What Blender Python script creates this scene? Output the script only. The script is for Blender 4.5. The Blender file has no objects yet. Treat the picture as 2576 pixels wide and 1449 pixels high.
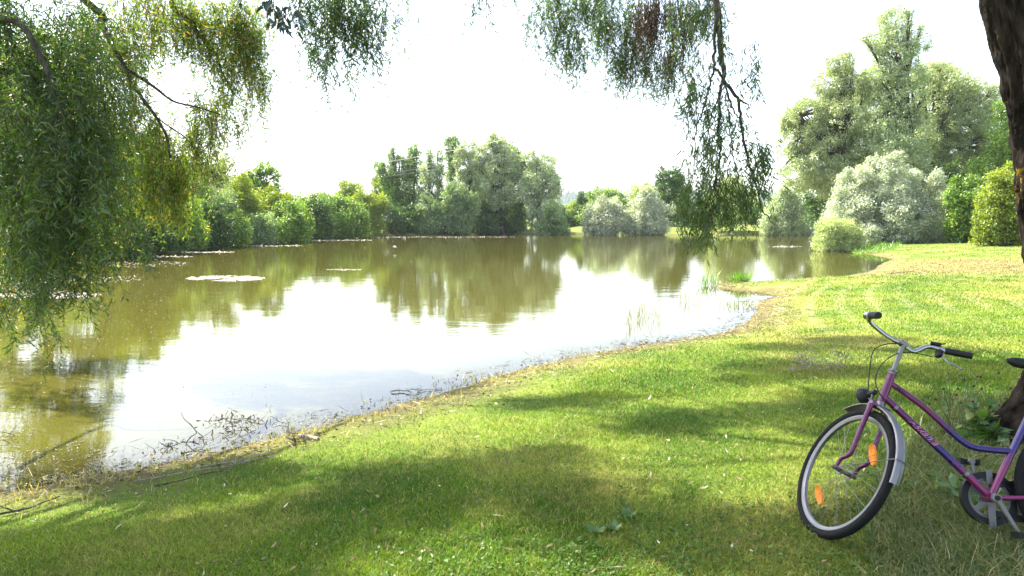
import bpy, math, random
import numpy as np
from mathutils import Matrix, Vector

R = math.radians
scene = bpy.context.scene
COL = scene.collection
rng = np.random.default_rng(7)
random.seed(7)

# ------------------------------------------------------------------ camera
F, CX, CY, HOR = 1717.33, 1288.0, 724.5, 555.0      # photo space, 2576 x 1449
EYE = 2.0                                            # metres above the water
PIT = math.atan((CY - HOR) / F)
cam = bpy.data.cameras.new('camera'); cam.lens = 24.0; cam.sensor_width = 36.0
cam.clip_start = 0.05; cam.clip_end = 8000
camo = bpy.data.objects.new('camera', cam); COL.objects.link(camo)
camo.location = (0, 0, EYE); camo.rotation_euler = (R(90) - PIT, 0, 0)
scene.camera = camo

# ------------------------------------------------------------------ light
SUN_AZ, SUN_EL = R(-54), R(52)                        # left of the view direction, high
SUN = np.array([math.sin(SUN_AZ) * math.cos(SUN_EL), math.cos(SUN_AZ) * math.cos(SUN_EL), math.sin(SUN_EL)])
world = bpy.data.worlds.new('World'); scene.world = world; world.use_nodes = True
nt = world.node_tree; bg = nt.nodes['Background']
sky = nt.nodes.new('ShaderNodeTexSky'); sky.sky_type = 'NISHITA'; sky.sun_disc = False
sky.sun_elevation = SUN_EL; sky.sun_rotation = SUN_AZ
sky.altitude = 300; sky.air_density = 1.0; sky.dust_density = 2.5; sky.ozone_density = 1.0
_bw = nt.nodes.new('ShaderNodeRGBToBW'); nt.links.new(sky.outputs[0], _bw.inputs[0])     # thin bright haze: half the blue is washed out
_mx = nt.nodes.new('ShaderNodeMix'); _mx.data_type = 'RGBA'; _mx.inputs[0].default_value = .42
nt.links.new(sky.outputs[0], _mx.inputs[6]); nt.links.new(_bw.outputs[0], _mx.inputs[7]); nt.links.new(_mx.outputs[2], bg.inputs[0]); bg.inputs[1].default_value = 0.15
sl = bpy.data.lights.new('sun', 'SUN'); sl.energy = 4.8; sl.angle = R(0.5); sl.color = (1.0, 0.94, 0.80)
so = bpy.data.objects.new('sun', sl); COL.objects.link(so)
so.rotation_euler = Vector(-SUN).to_track_quat('-Z', 'Y').to_euler()
scene.view_settings.view_transform = 'Standard'; scene.view_settings.look = 'None'
scene.view_settings.exposure = 2.06; scene.view_settings.gamma = 1.0
scene.cycles.max_bounces = 8; scene.cycles.transparent_max_bounces = 12
scene.cycles.use_denoising = True
scene.cycles.volume_bounces = 0

# ------------------------------------------------------------------ helpers
def ray(px, py):
    px = np.asarray(px, float); py = np.asarray(py, float)
    u = (px - CX) / F; v = (CY - py) / F
    c, s = math.cos(PIT), math.sin(PIT)
    return np.stack([u, c + v * s, -s + v * c], -1)
def at(px, py, D):                                   # photo point at depth D (metres along +Y)
    d = ray(px, py)
    return np.array([0, 0, EYE]) + d * (np.asarray(D, float) / d[..., 1])[..., None]
def on_z(px, py, z=0.0):
    d = ray(px, py); t = (z - EYE) / d[..., 2]
    return np.array([0, 0, EYE]) + d * t[..., None]
def project(P):
    P = np.atleast_2d(P) - np.array([0, 0, EYE])
    c, s = math.cos(PIT), math.sin(PIT)
    d = P[:, 1] * c - P[:, 2] * s
    d = np.where(d < 0.05, 0.05, d)
    return CX + F * P[:, 0] / d, CY - F * (P[:, 1] * s + P[:, 2] * c) / d

def tag(o, label=None, cat=None, group=None, kind=None):
    if label: o['label'] = label
    if cat: o['category'] = cat
    if group: o['group'] = group
    if kind: o['kind'] = kind
    return o
def empty(name, loc, label=None, cat=None, group=None):
    o = bpy.data.objects.new(name, None); COL.objects.link(o); o.location = loc
    o.empty_display_size = 0.3
    return tag(o, label, cat, group)
def np_mesh(name, V, Fa, mat, parent=None, smooth=False, attrs=None, colors=None):
    V = np.ascontiguousarray(V, np.float32); Fa = np.ascontiguousarray(Fa, np.int32)
    me = bpy.data.meshes.new(name); k = Fa.shape[1]
    me.vertices.add(len(V)); me.vertices.foreach_set('co', V.ravel())
    me.loops.add(Fa.size); me.loops.foreach_set('vertex_index', Fa.ravel())
    me.polygons.add(len(Fa)); me.polygons.foreach_set('loop_start', np.arange(0, Fa.size, k, dtype=np.int32))
    if smooth: me.polygons.foreach_set('use_smooth', np.ones(len(Fa), bool))
    me.update(calc_edges=True)
    for n, a in (attrs or {}).items():
        at_ = me.attributes.new(n, 'FLOAT', 'POINT'); at_.data.foreach_set('value', np.ascontiguousarray(a, np.float32))
    if colors is not None:
        ca = me.color_attributes.new('paint', 'FLOAT_COLOR', 'POINT')
        ca.data.foreach_set('color', np.ascontiguousarray(np.c_[colors, np.ones(len(V))], np.float32).ravel())
    me.materials.append(mat)
    o = bpy.data.objects.new(name, me); COL.objects.link(o)
    if parent: o.parent = parent
    return o
def unit(a): return a / (np.linalg.norm(a, axis=-1, keepdims=True) + 1e-9)

class MB:                                            # collects tubes, boxes, discs into one mesh (triangulated quads)
    def __init__(s): s.V = []; s.F = []; s.C = []; s.n = 0
    def add(s, V, Fq, col=None):
        V = np.asarray(V, float); Fq = np.asarray(Fq, int)
        s.V.append(V); s.F.append(Fq + s.n); s.n += len(V)
        s.C.append(np.tile((1, 1, 1), (len(V), 1)) if col is None else np.broadcast_to(col, (len(V), 3)))
    def tube(s, pts, rad, k=10, cap=True, cols=None, squash=None):
        P = np.asarray(pts, float); m = len(P)
        r = np.broadcast_to(np.asarray(rad, float), (m,))
        T = unit(np.gradient(P, axis=0)); ref = np.array([0, 0, 1.]) if abs(T[0][2]) < .9 else np.array([1., 0, 0])
        N = [unit(np.cross(T[0], ref))]
        for i in range(1, m):
            v = N[-1] - T[i] * (N[-1] @ T[i]); N.append(unit(v))
        N = np.array(N); B = np.cross(T, N)
        a = np.linspace(0, 2 * np.pi, k, endpoint=False)
        ring = (N[:, None] * np.cos(a)[None, :, None] + B[:, None] * np.sin(a)[None, :, None]) * r[:, None, None]
        V = (P[:, None] + ring).reshape(-1, 3)
        i, j = np.meshgrid(np.arange(m - 1), np.arange(k), indexing='ij'); jn = (j + 1) % k
        Fq = np.stack([i * k + j, i * k + jn, (i + 1) * k + jn, (i + 1) * k + j], -1).reshape(-1, 4)
        C = None if cols is None else np.repeat(np.asarray(cols, float), k, 0)
        if cap:
            V = np.r_[V, P[:1], P[-1:]]
            js = np.arange(k)
            c0 = np.stack([np.full(k, m * k), (js + 1) % k, js, js], -1); o = (m - 1) * k
            c1 = np.stack([np.full(k, m * k + 1), o + js, o + (js + 1) % k, o + (js + 1) % k], -1)
            Fq = np.r_[Fq, c0, c1]
            if C is not None: C = np.r_[C, C[:1], C[-1:]]
        s.add(V, Fq, C)
    def box(s, c, size, M=None, taper=1.0):
        sx, sy, sz = [x / 2 for x in size]
        V = np.array([(x * (taper if z > 0 else 1), y * (taper if z > 0 else 1), z) for z in (-sz, sz) for y in (-sy, sy) for x in (-sx, sx)], float)
        if M is not None: V = V @ np.asarray(M).T
        s.add(V + np.asarray(c, float), [(0, 1, 3, 2)[::-1], (4, 5, 7, 6), (0, 1, 5, 4), (2, 3, 7, 6)[::-1], (0, 2, 6, 4)[::-1], (1, 3, 7, 5)])
    def lathe(s, c, axis, prof, k=24):               # prof: (distance along axis, radius)
        axis = unit(np.asarray(axis, float)); ref = np.array([0, 0, 1.]) if abs(axis[2]) < .9 else np.array([1., 0, 0])
        N = unit(np.cross(axis, ref)); B = np.cross(axis, N); a = np.linspace(0, 2 * np.pi, k, endpoint=False)
        V = np.concatenate([np.asarray(c, float) + axis * h + r * (N * np.cos(a)[:, None] + B * np.sin(a)[:, None]) for h, r in prof])
        m = len(prof); i, j = np.meshgrid(np.arange(m - 1), np.arange(k), indexing='ij'); jn = (j + 1) % k
        s.add(V, np.stack([i * k + j, i * k + jn, (i + 1) * k + jn, (i + 1) * k + j], -1).reshape(-1, 4))
    def plate(s, outline, normal, th):               # convex-ish outline in 3D, extruded along normal
        P = np.asarray(outline, float); n = unit(np.asarray(normal, float)) * th / 2; m = len(P); c = P.mean(0)
        V = np.r_[P + n, P - n, [c + n], [c - n]]; j = np.arange(m); jn = (j + 1) % m
        s.add(V, np.r_[np.stack([j, jn, m + jn, m + j], -1), np.stack([j, jn, np.full(m, 2 * m), np.full(m, 2 * m)], -1),
                       np.stack([m + jn, m + j, np.full(m, 2 * m + 1), np.full(m, 2 * m + 1)], -1)])
    def build(s, name, mat, parent=None, smooth=True, colors=False):
        V = np.concatenate(s.V); Fq = np.concatenate(s.F)
        t = np.r_[Fq[:, [0, 1, 2]], Fq[:, [0, 2, 3]]]
        t = t[(t[:, 0] != t[:, 1]) & (t[:, 1] != t[:, 2]) & (t[:, 0] != t[:, 2])]
        o = np_mesh(name, V, t, mat, parent, False, colors=np.concatenate(s.C) if colors else None)
        if smooth:
            me = o.data
            me.polygons.foreach_set('use_smooth', np.ones(len(me.polygons), bool))
            try: me.set_sharp_from_angle(angle=R(42))
            except Exception: pass
        return o

# ---------------------------------------------------------------- materials
def new_mat(name):
    m = bpy.data.materials.new(name); m.use_nodes = True
    n = m.node_tree.nodes; n.clear(); out = n.new('ShaderNodeOutputMaterial')
    return m, n, m.node_tree.links, out
def rgb(c): return (c[0], c[1], c[2], 1)
def pbr(name, col, rough=.5, metal=0, spec=.5, vary=0, scale=20, bump=0, coat=0, paint=False):
    m, n, l, out = new_mat(name); b = n.new('ShaderNodeBsdfPrincipled'); l.new(b.outputs[0], out.inputs[0])
    b.inputs['Base Color'].default_value = rgb(col); b.inputs['Roughness'].default_value = rough
    b.inputs['Metallic'].default_value = metal; b.inputs['Specular IOR Level'].default_value = spec
    b.inputs['Coat Weight'].default_value = coat
    if paint:
        a = n.new('ShaderNodeAttribute'); a.attribute_name = 'paint'; l.new(a.outputs[0], b.inputs['Base Color'])
    if vary or bump:
        tc = n.new('ShaderNodeTexCoord'); no = n.new('ShaderNodeTexNoise'); no.inputs['Scale'].default_value = scale; no.inputs['Detail'].default_value = 6
        l.new(tc.outputs['Object'], no.inputs[0])
        if vary:
            mr = n.new('ShaderNodeMapRange'); mr.inputs[3].default_value = 1 - vary; mr.inputs[4].default_value = 1 + vary
            mx = n.new('ShaderNodeVectorMath'); mx.operation = 'SCALE'; mx.inputs[0].default_value = col
            l.new(no.outputs[0], mr.inputs[0]); l.new(mr.outputs[0], mx.inputs['Scale']); l.new(mx.outputs[0], b.inputs['Base Color'])
            if paint: l.new(a.outputs[1], mx.inputs[0]) if False else l.new(a.outputs[0], mx.inputs[0])
            m2 = n.new('ShaderNodeMapRange'); m2.inputs[1].default_value = .3; m2.inputs[2].default_value = .75
            m2.inputs[3].default_value = max(.02, rough - .1); m2.inputs[4].default_value = min(1, rough + .2); l.new(no.outputs[0], m2.inputs[0]); l.new(m2.outputs[0], b.inputs['Roughness'])
        if bump:
            bp = n.new('ShaderNodeBump'); bp.inputs['Strength'].default_value = bump; bp.inputs['Distance'].default_value = .01
            l.new(no.outputs[0], bp.inputs['Height']); l.new(bp.outputs[0], b.inputs['Normal'])
    return m
def leaf_mat(name, c1, c2, c3, nscale=.6, trans=.4, gloss=.06, c3frac=.1, rough=.4):
    """leaves: two greens mixed by position, a few odd leaves of c3, light passing through"""
    m, n, l, out = new_mat(name)
    g = n.new('ShaderNodeNewGeometry'); tc = n.new('ShaderNodeTexCoord')
    no = n.new('ShaderNodeTexNoise'); no.inputs['Scale'].default_value = nscale; no.inputs['Detail'].default_value = 3
    l.new(tc.outputs['Object'], no.inputs[0])
    ad = n.new('ShaderNodeMath'); ad.operation = 'MULTIPLY_ADD'; ad.inputs[1].default_value = .45
    l.new(g.outputs['Random Per Island'], ad.inputs[0]); l.new(no.outputs[0], ad.inputs[2])
    mr = n.new('ShaderNodeMapRange'); mr.inputs[1].default_value = .45; mr.inputs[2].default_value = .95; l.new(ad.outputs[0], mr.inputs[0])
    mix = n.new('ShaderNodeMix'); mix.data_type = 'RGBA'; mix.inputs[6].default_value = rgb(c1); mix.inputs[7].default_value = rgb(c2)
    l.new(mr.outputs[0], mix.inputs[0])
    wn = n.new('ShaderNodeTexWhiteNoise'); wn.noise_dimensions = '1D'; l.new(g.outputs['Random Per Island'], wn.inputs['W'])
    gt = n.new('ShaderNodeMath'); gt.operation = 'LESS_THAN'; gt.inputs[1].default_value = c3frac; l.new(wn.outputs[0], gt.inputs[0])
    mix2 = n.new('ShaderNodeMix'); mix2.data_type = 'RGBA'; mix2.inputs[7].default_value = rgb(c3); l.new(gt.outputs[0], mix2.inputs[0]); l.new(mix.outputs[2], mix2.inputs[6])
    col = mix2.outputs[2]
    d = n.new('ShaderNodeBsdfDiffuse'); t = n.new('ShaderNodeBsdfTranslucent'); l.new(col, d.inputs[0])
    tm = n.new('ShaderNodeVectorMath'); tm.operation = 'MULTIPLY'; tm.inputs[1].default_value = (1.5, 1.5, .55); l.new(col, tm.inputs[0]); l.new(tm.outputs[0], t.inputs[0])
    m1 = n.new('ShaderNodeMixShader'); m1.inputs[0].default_value = trans; l.new(d.outputs[0], m1.inputs[1]); l.new(t.outputs[0], m1.inputs[2])
    gl = n.new('ShaderNodeBsdfGlossy'); gl.inputs['Roughness'].default_value = rough
    m3 = n.new('ShaderNodeMixShader'); m3.inputs[0].default_value = gloss; l.new(m1.outputs[0], m3.inputs[1]); l.new(gl.outputs[0], m3.inputs[2])
    l.new(m3.outputs[0], out.inputs[0]); return m
def bark_mat(name, c1, c2, scale=6, bump=.6, moss=0.0):
    m, n, l, out = new_mat(name); b = n.new('ShaderNodeBsdfPrincipled'); l.new(b.outputs[0], out.inputs[0])
    b.inputs['Roughness'].default_value = .95; b.inputs['Specular IOR Level'].default_value = .06
    tc = n.new('ShaderNodeTexCoord'); mp = n.new('ShaderNodeMapping'); mp.inputs['Scale'].default_value = (1, 1, .25); l.new(tc.outputs['Object'], mp.inputs[0])
    no = n.new('ShaderNodeTexNoise'); no.inputs['Scale'].default_value = scale; no.inputs['Detail'].default_value = 8; l.new(mp.outputs[0], no.inputs[0])
    mix = n.new('ShaderNodeMix'); mix.data_type = 'RGBA'; mix.inputs[6].default_value = rgb(c1); mix.inputs[7].default_value = rgb(c2)
    mr = n.new('ShaderNodeMapRange'); mr.inputs[1].default_value = .35; mr.inputs[2].default_value = .65; l.new(no.outputs[0], mr.inputs[0]); l.new(mr.outputs[0], mix.inputs[0])
    src = mix.outputs[2]
    if moss:
        n2 = n.new('ShaderNodeTexNoise'); n2.inputs['Scale'].default_value = 5; n2.inputs['Detail'].default_value = 9; n2.inputs['Roughness'].default_value = .7; l.new(tc.outputs['Object'], n2.inputs[0])
        m2 = n.new('ShaderNodeMapRange'); m2.inputs[1].default_value = .63; m2.inputs[2].default_value = .68; l.new(n2.outputs[0], m2.inputs[0])
        mm = n.new('ShaderNodeMix'); mm.data_type = 'RGBA'; mm.inputs[7].default_value = (.22, .14, .015, 1); l.new(m2.outputs[0], mm.inputs[0]); l.new(src, mm.inputs[6]); src = mm.outputs[2]
    l.new(src, b.inputs['Base Color'])
    bp = n.new('ShaderNodeBump'); bp.inputs['Strength'].default_value = bump; bp.inputs['Distance'].default_value = .03; l.new(no.outputs[0], bp.inputs['Height']); l.new(bp.outputs[0], b.inputs['Normal'])
    return m

# leaves
M_WILLOW = leaf_mat('willow_leaf', (0.026, 0.068, 0.01), (0.064, 0.13, 0.014), (0.14, 0.14, 0.02), 1.2, .40, .06, .07)
M_WILLOW_BACKLIT = leaf_mat('willow_leaf_backlit', (.085, .16, .016), (.17, .25, .025), (.34, .22, .05), 1.0, .55, .04, .14)  # brighter, yellower copy of the willow leaf: backlight put into its colour
M_CANOPY = leaf_mat('canopy_leaf', (.05, .10, .02), (.09, .15, .03), (.2, .16, .04), 1.0, .4, .05, .05)
M_DEADLEAF = leaf_mat('withered_leaf', (.035, .02, .016), (.075, .045, .032), (.14, .09, .06), 3, .12, .03, .15)
M_SILVER = leaf_mat('silver_willow_leaf', (0.116, 0.165, 0.077), (0.435, 0.515, 0.309), (0.748, 0.748, 0.748), .5, .22, .10, .25, .45)
M_SILVERGREEN = leaf_mat('grey_green_leaf', (0.158, 0.228, 0.108), (0.389, 0.475, 0.259), (0.647, 0.719, 0.489), .25, .28, .07, .18)
M_PALE = leaf_mat('pale_willow_leaf', (0.201, 0.268, 0.1), (0.443, 0.519, 0.229), (0.64, 0.701, 0.428), .22, .32, .06, .12)
M_GREEN = leaf_mat('green_leaf', (0.068, 0.15, 0.024), (0.18, 0.315, 0.045), (0.45, 0.51, 0.09), .35, .4, .05, .12)
M_DARK = leaf_mat('dark_leaf', (0.029, 0.072, 0.021), (0.079, 0.152, 0.033), (0.212, 0.277, 0.053), .3, .3, .04, .08)
M_YELLOW = leaf_mat('yellow_green_leaf', (0.106, 0.174, 0.016), (0.252, 0.319, 0.029), (0.317, 0.334, 0.053), .5, .45, .05, .12)
M_BLUEGREEN = leaf_mat('blue_green_leaf', (0.083, 0.152, 0.055), (0.228, 0.335, 0.129), (0.456, 0.547, 0.304), .3, .35, .06, .12)
M_BARK = bark_mat('bark', (.03, .026, .022), (.085, .075, .062), 5)
M_GREYWILLOW = leaf_mat('grey_willow_leaf', (.17, .225, .10), (.37, .44, .23), (.54, .58, .40), .2, .36, .06, .15)
M_BARKNEAR = bark_mat('rough_bark', (.004, .0034, .003), (.034, .027, .022), 16, 1., moss=1)
M_TWIG = bark_mat('twig_bark', (.035, .03, .026), (.09, .08, .07), 30, .3)
M_DRIFT = bark_mat('driftwood', (.16, .13, .10), (.36, .31, .25), 25, .4)

# ------------------------------------------------------------------ terrain
def fbm(x, y, s=0, sc=1.0, octs=4):
    r = np.random.default_rng(100 + s); v = np.zeros_like(x, dtype=float); a = 1.0; tot = 0
    for o in range(octs):
        for _ in range(3):
            th = r.uniform(0, np.pi); ph = r.uniform(0, 6.28); f = sc * r.uniform(.8, 1.3)
            th2 = r.uniform(0, np.pi); ph2 = r.uniform(0, 6.28)
            v += a * np.sin(f * (x * np.cos(th) + y * np.sin(th)) + ph) * np.cos(f * .9 * (x * np.cos(th2) + y * np.sin(th2)) + ph2) / 3
        tot += a; a *= .5; sc *= 2.1
    return v / tot * 1.6
SHORE_PX = [(-1600, 1560), (-700, 1360), (-300, 1290), (0, 1245), (200, 1203), (400, 1168), (560, 1132), (800, 1080), (960, 1032), (1130, 985), (1280, 937),
            (1460, 897), (1560, 882), (1668, 862), (1760, 848), (1840, 832), (1890, 812), (1908, 788), (1905, 766), (1925, 752), (1950, 744),
            (1915, 736), (1860, 731), (1800, 726), (1806, 719), (1895, 712), (2049, 704), (2144, 695), (2200, 680), (2225, 664), (2250, 652),
            (2190, 640), (2110, 630), (2160, 612), (2200, 598), (2080, 590.5), (1900, 589.5), (1650, 589), (1400, 589), (1200, 590), (1000, 592),
            (900, 595), (760, 603), (640, 614), (560, 624), (420, 637), (290, 650), (230, 662), (60, 685), (-250, 715), (-800, 790), (-1400, 900)]
SH = on_z(*np.array(SHORE_PX, float).T)[:, :2]
SH = np.r_[SH, [[-30, 6], [-22, 2]]]
def shore_sd(x, y):
    """distance to the waterline, positive on land"""
    shp = x.shape; x = x.ravel(); y = y.ravel(); d2 = np.full(x.shape, 1e18); ins = np.zeros(x.shape, bool)
    A = SH; B = np.roll(SH, -1, 0)
    for (ax, ay), (bx, by) in zip(A, B):
        ex, ey = bx - ax, by - ay; t = np.clip(((x - ax) * ex + (y - ay) * ey) / (ex * ex + ey * ey + 1e-9), 0, 1)
        d2 = np.minimum(d2, (x - ax - t * ex) ** 2 + (y - ay - t * ey) ** 2)
        c = (ay > y) != (by > y)
        xi = ax + (y - ay) * ex / (ey if abs(ey) > 1e-9 else 1e-9)
        ins ^= c & (x < xi)
    sd = np.sqrt(d2) * np.where(ins, -1, 1)
    sd += fbm(x, y, 1, 1.6, 4) * .16 + fbm(x, y, 5, .35, 3) * .28 * np.clip((np.hypot(x, y) - 12) / 20, 0, 1)
    return sd.reshape(shp)
LAND_A = .47
def height_sd(x, y, sd):
    land = LAND_A * (1 - np.exp(-np.maximum(sd, 0) / 2.6)) + .006 * np.clip(sd, 0, 60) + .045 * np.clip(sd - 7, 0, 25) * np.clip((x - 8) / 10, 0, 1)
    land = land + fbm(x, y, 2, .35, 3) * .05 * np.clip(sd / 8, 0, 1) + fbm(x, y, 3, 3.0, 3) * .012 * np.clip(sd, 0, 1)
    bed = np.maximum(-1.2, .16 * sd)
    return np.where(sd > 0, land, bed)
def ground_z(x, y):
    x = np.asarray(x, float); y = np.asarray(y, float)
    return height_sd(x, y, shore_sd(np.atleast_1d(x), np.atleast_1d(y)).reshape(x.shape))
_v = float(ground_z(np.array([1.62]), np.array([3.12]))[0]); _s = float(shore_sd(np.array([1.62]), np.array([3.12]))[0])
LAND_A += (.450 - _v) / (1 - math.exp(-_s / 2.6))
def gz(x, y): return float(ground_z(np.array([x]), np.array([y]))[0])
def on_ground(px, py, it=6):
    P = on_z(px, py, 0.45)
    for _ in range(it):
        z = ground_z(P[..., 0], P[..., 1]); P = on_z(px, py, np.maximum(z, 0.0))
    return P

rad = np.r_[0.05, np.geomspace(.5, 2500, 520)]
ang = np.r_[np.linspace(-180, -52, 50, endpoint=False), np.linspace(-52, 52, 620, endpoint=False), np.linspace(52, 180, 50, endpoint=False)]
A_, R_ = np.meshgrid(np.radians(ang), rad); GX = R_ * np.sin(A_); GY = R_ * np.cos(A_)
GSD = shore_sd(GX, GY); GZ = height_sd(GX, GY, GSD)
nr, na = GX.shape
ii, jj = np.meshgrid(np.arange(nr - 1), np.arange(na), indexing='ij'); jn = (jj + 1) % na
GF = np.stack([ii * na + jj, ii * na + jn, (ii + 1) * na + jn, (ii + 1) * na + jj], -1).reshape(-1, 4)

def lawn_mat(name, blades=False):
    m, n, l, out = new_mat(name)
    tc = n.new('ShaderNodeNewGeometry'); pos = tc.outputs['Position']
    def noise(s, det=4, ro=.5):
        x = n.new('ShaderNodeTexNoise'); x.inputs['Scale'].default_value = s; x.inputs['Detail'].default_value = det; x.inputs['Roughness'].default_value = ro; l.new(pos, x.inputs[0]); return x.outputs[0]
    def rng_(src, a, b, lo=0, hi=1):
        x = n.new('ShaderNodeMapRange'); x.inputs[1].default_value = a; x.inputs[2].default_value = b; x.inputs[3].default_value = lo; x.inputs[4].default_value = hi; l.new(src, x.inputs[0]); return x.outputs[0]
    def mix(f, a, b):
        x = n.new('ShaderNodeMix'); x.data_type = 'RGBA'
        if isinstance(f, float): x.inputs[0].default_value = f
        else: l.new(f, x.inputs[0])
        for k, c in ((6, a), (7, b)):
            if isinstance(c, tuple): x.inputs[k].default_value = rgb(c)
            else: l.new(c, x.inputs[k])
        return x.outputs[2]
    g1, g2 = ((.070, .170, .010), (.20, .30, .022)) if blades else ((.055, .12, .012), (.16, .22, .03))
    c = mix(rng_(noise(1.1), .35, .65), g1, g2)
    c = mix(rng_(noise(.33, 5, .65), .5, .68), c, (.30, .29, .07))                 # yellowed patches
    # mower tracks: pale arcs of cut grass on the right-hand lawn
    vm = n.new('ShaderNodeVectorMath'); vm.operation = 'DISTANCE'; vm.inputs[1].default_value = (30.0, 4.0, .5); l.new(pos, vm.inputs[0])
    wv = n.new('ShaderNodeMath'); wv.operation = 'MULTIPLY'; wv.inputs[1].default_value = 10.5; l.new(vm.outputs['Value'], wv.inputs[0])
    sn = n.new('ShaderNodeMath'); sn.operation = 'SINE'; l.new(wv.outputs[0], sn.inputs[0])
    nn = n.new('ShaderNodeMath'); nn.operation = 'MULTIPLY'; l.new(rng_(sn.outputs[0], .1, 1.0), nn.inputs[0]); l.new(rng_(noise(.22, 6, .8), .42, .58), nn.inputs[1])
    sx = n.new('ShaderNodeSeparateXYZ'); l.new(pos, sx.inputs[0])
    n3 = n.new('ShaderNodeMath'); n3.operation = 'MULTIPLY'; l.new(nn.outputs[0], n3.inputs[0]); l.new(rng_(sx.outputs[1], 8., 13., 0, .32), n3.inputs[1])
    c = mix(n3.outputs[0], c, (.46, .45, .24))
    at_ = n.new('ShaderNodeAttribute'); at_.attribute_name = 'shore'; sd = at_.outputs['Fac']
    # worn, dry strip along the water
    ns = n.new('ShaderNodeMath'); ns.operation = 'MULTIPLY_ADD'; ns.inputs[1].default_value = 1.5; l.new(noise(1.7, 6, .7), ns.inputs[0]); l.new(sd, ns.inputs[2])
    vw = n.new('ShaderNodeVectorMath'); vw.operation = 'DISTANCE'; vw.inputs[1].default_value = (WORN[0], WORN[1], .4); l.new(pos, vw.inputs[0])
    wa = n.new('ShaderNodeMath'); wa.operation = 'MULTIPLY_ADD'; wa.inputs[1].default_value = -9.0; l.new(noise(.5, 6, .75), wa.inputs[0]); l.new(vw.outputs['Value'], wa.inputs[2])
    c = mix(rng_(wa.outputs[0], -.5, 3.2, .85, 0), c, mix(rng_(noise(3, 6, .75), .4, .62), (.15, .10, .055), (.33, .29, .10)))
    c = mix(rng_(ns.outputs[0], .95, 1.75, .85, 0), c, (.21, .19, .06) if blades else (.17, .145, .065))
    if not blades:
        c = mix(rng_(ns.outputs[0], .65, 1.15, .92, 0), c, mix(rng_(noise(7, 6, .75), .38, .6), (.035, .025, .016), (.19, .145, .075)))
        c = mix(rng_(noise(38, 6, .75), .42, .7), c, mix(.5, (.04, .045, .015), (.16, .14, .06)))
    else:
        wn = n.new('ShaderNodeTexWhiteNoise'); wn.noise_dimensions = '1D'; l.new(tc.outputs['Random Per Island'], wn.inputs['W'])
        c = mix(rng_(wn.outputs[0], .86, .88), c, (.36, .31, .11))
        hv = n.new('ShaderNodeMapRange'); hv.inputs[3].default_value = .5; hv.inputs[4].default_value = 1.6; l.new(tc.outputs['Random Per Island'], hv.inputs[0])
        sc = n.new('ShaderNodeVectorMath'); sc.operation = 'SCALE'; l.new(c, sc.inputs[0]); l.new(hv.outputs[0], sc.inputs['Scale']); c = sc.outputs[0]
    if blades:
        d = n.new('ShaderNodeBsdfDiffuse'); t = n.new('ShaderNodeBsdfTranslucent'); l.new(c, d.inputs[0]); l.new(c, t.inputs[0])
        m1 = n.new('ShaderNodeMixShader'); m1.inputs[0].default_value = .42; l.new(d.outputs[0], m1.inputs[1]); l.new(t.outputs[0], m1.inputs[2])
        gl = n.new('ShaderNodeBsdfGlossy'); gl.inputs['Roughness'].default_value = .42
        m3 = n.new('ShaderNodeMixShader'); m3.inputs[0].default_value = .018; l.new(m1.outputs[0], m3.inputs[1]); l.new(gl.outputs[0], m3.inputs[2]); l.new(m3.outputs[0], out.inputs[0])
    else:
        b = n.new('ShaderNodeBsdfPrincipled'); l.new(c, b.inputs['Base Color']); b.inputs['Roughness'].default_value = .95; b.inputs['Specular IOR Level'].default_value = .1
        bp = n.new('ShaderNodeBump'); bp.inputs['Strength'].default_value = .8; bp.inputs['Distance'].default_value = .05; l.new(noise(14, 8, .75), bp.inputs['Height']); l.new(bp.outputs[0], b.inputs['Normal'])
        l.new(b.outputs[0], out.inputs[0])
    return m
WORN = on_z(2290., 668., .3)
M_LAWN = lawn_mat('lawn_soil'); M_BLADE = lawn_mat('lawn_blade', True)
V = np.stack([GX.ravel(), GY.ravel(), GZ.ravel()], -1)
tag(np_mesh('ground', V, GF, M_LAWN, smooth=True, attrs={'shore': GSD.ravel()}), kind='structure')

# ------------------------------------------------------------------ water
m, n, l, out = new_mat('pond_water')
geo = n.new('ShaderNodeNewGeometry'); pos = geo.outputs['Position']
def wnoise(sc, stretch, det):
    mp = n.new('ShaderNodeMapping'); mp.inputs['Scale'].default_value = stretch; l.new(pos, mp.inputs[0])
    x = n.new('ShaderNodeTexNoise'); x.inputs['Scale'].default_value = sc; x.inputs['Detail'].default_value = det; l.new(mp.outputs[0], x.inputs[0]); return x.outputs[0]
b1 = n.new('ShaderNodeBump'); b1.inputs['Strength'].default_value = 1; b1.inputs['Distance'].default_value = .0010; l.new(wnoise(5.5, (.7, 1.5, 1), 3), b1.inputs['Height'])
b2 = n.new('ShaderNodeBump'); b2.inputs['Strength'].default_value = 1; b2.inputs['Distance'].default_value = .004; l.new(wnoise(.9, (.7, 1.3, 1), 2), b2.inputs['Height']); l.new(b1.outputs[0], b2.inputs['Normal'])
at_ = n.new('ShaderNodeAttribute'); at_.attribute_name = 'shore'
body = n.new('ShaderNodeBsdfDiffuse'); 
cm = n.new('ShaderNodeMix'); cm.data_type = 'RGBA'; cm.inputs[6].default_value = (.062, .062, .013, 1); cm.inputs[7].default_value = (.092, .082, .017, 1); l.new(wnoise(.12, (1, 1, 1), 3), cm.inputs[0]); l.new(cm.outputs[2], body.inputs[0])
tr = n.new('ShaderNodeBsdfTransparent'); tr.inputs[0].default_value = (.72, .66, .45, 1)
dm = n.new('ShaderNodeMapRange'); dm.inputs[1].default_value = -.05; dm.inputs[2].default_value = -1.1; dm.inputs[3].default_value = .25; dm.inputs[4].default_value = 1; l.new(at_.outputs['Fac'], dm.inputs[0])
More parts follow.
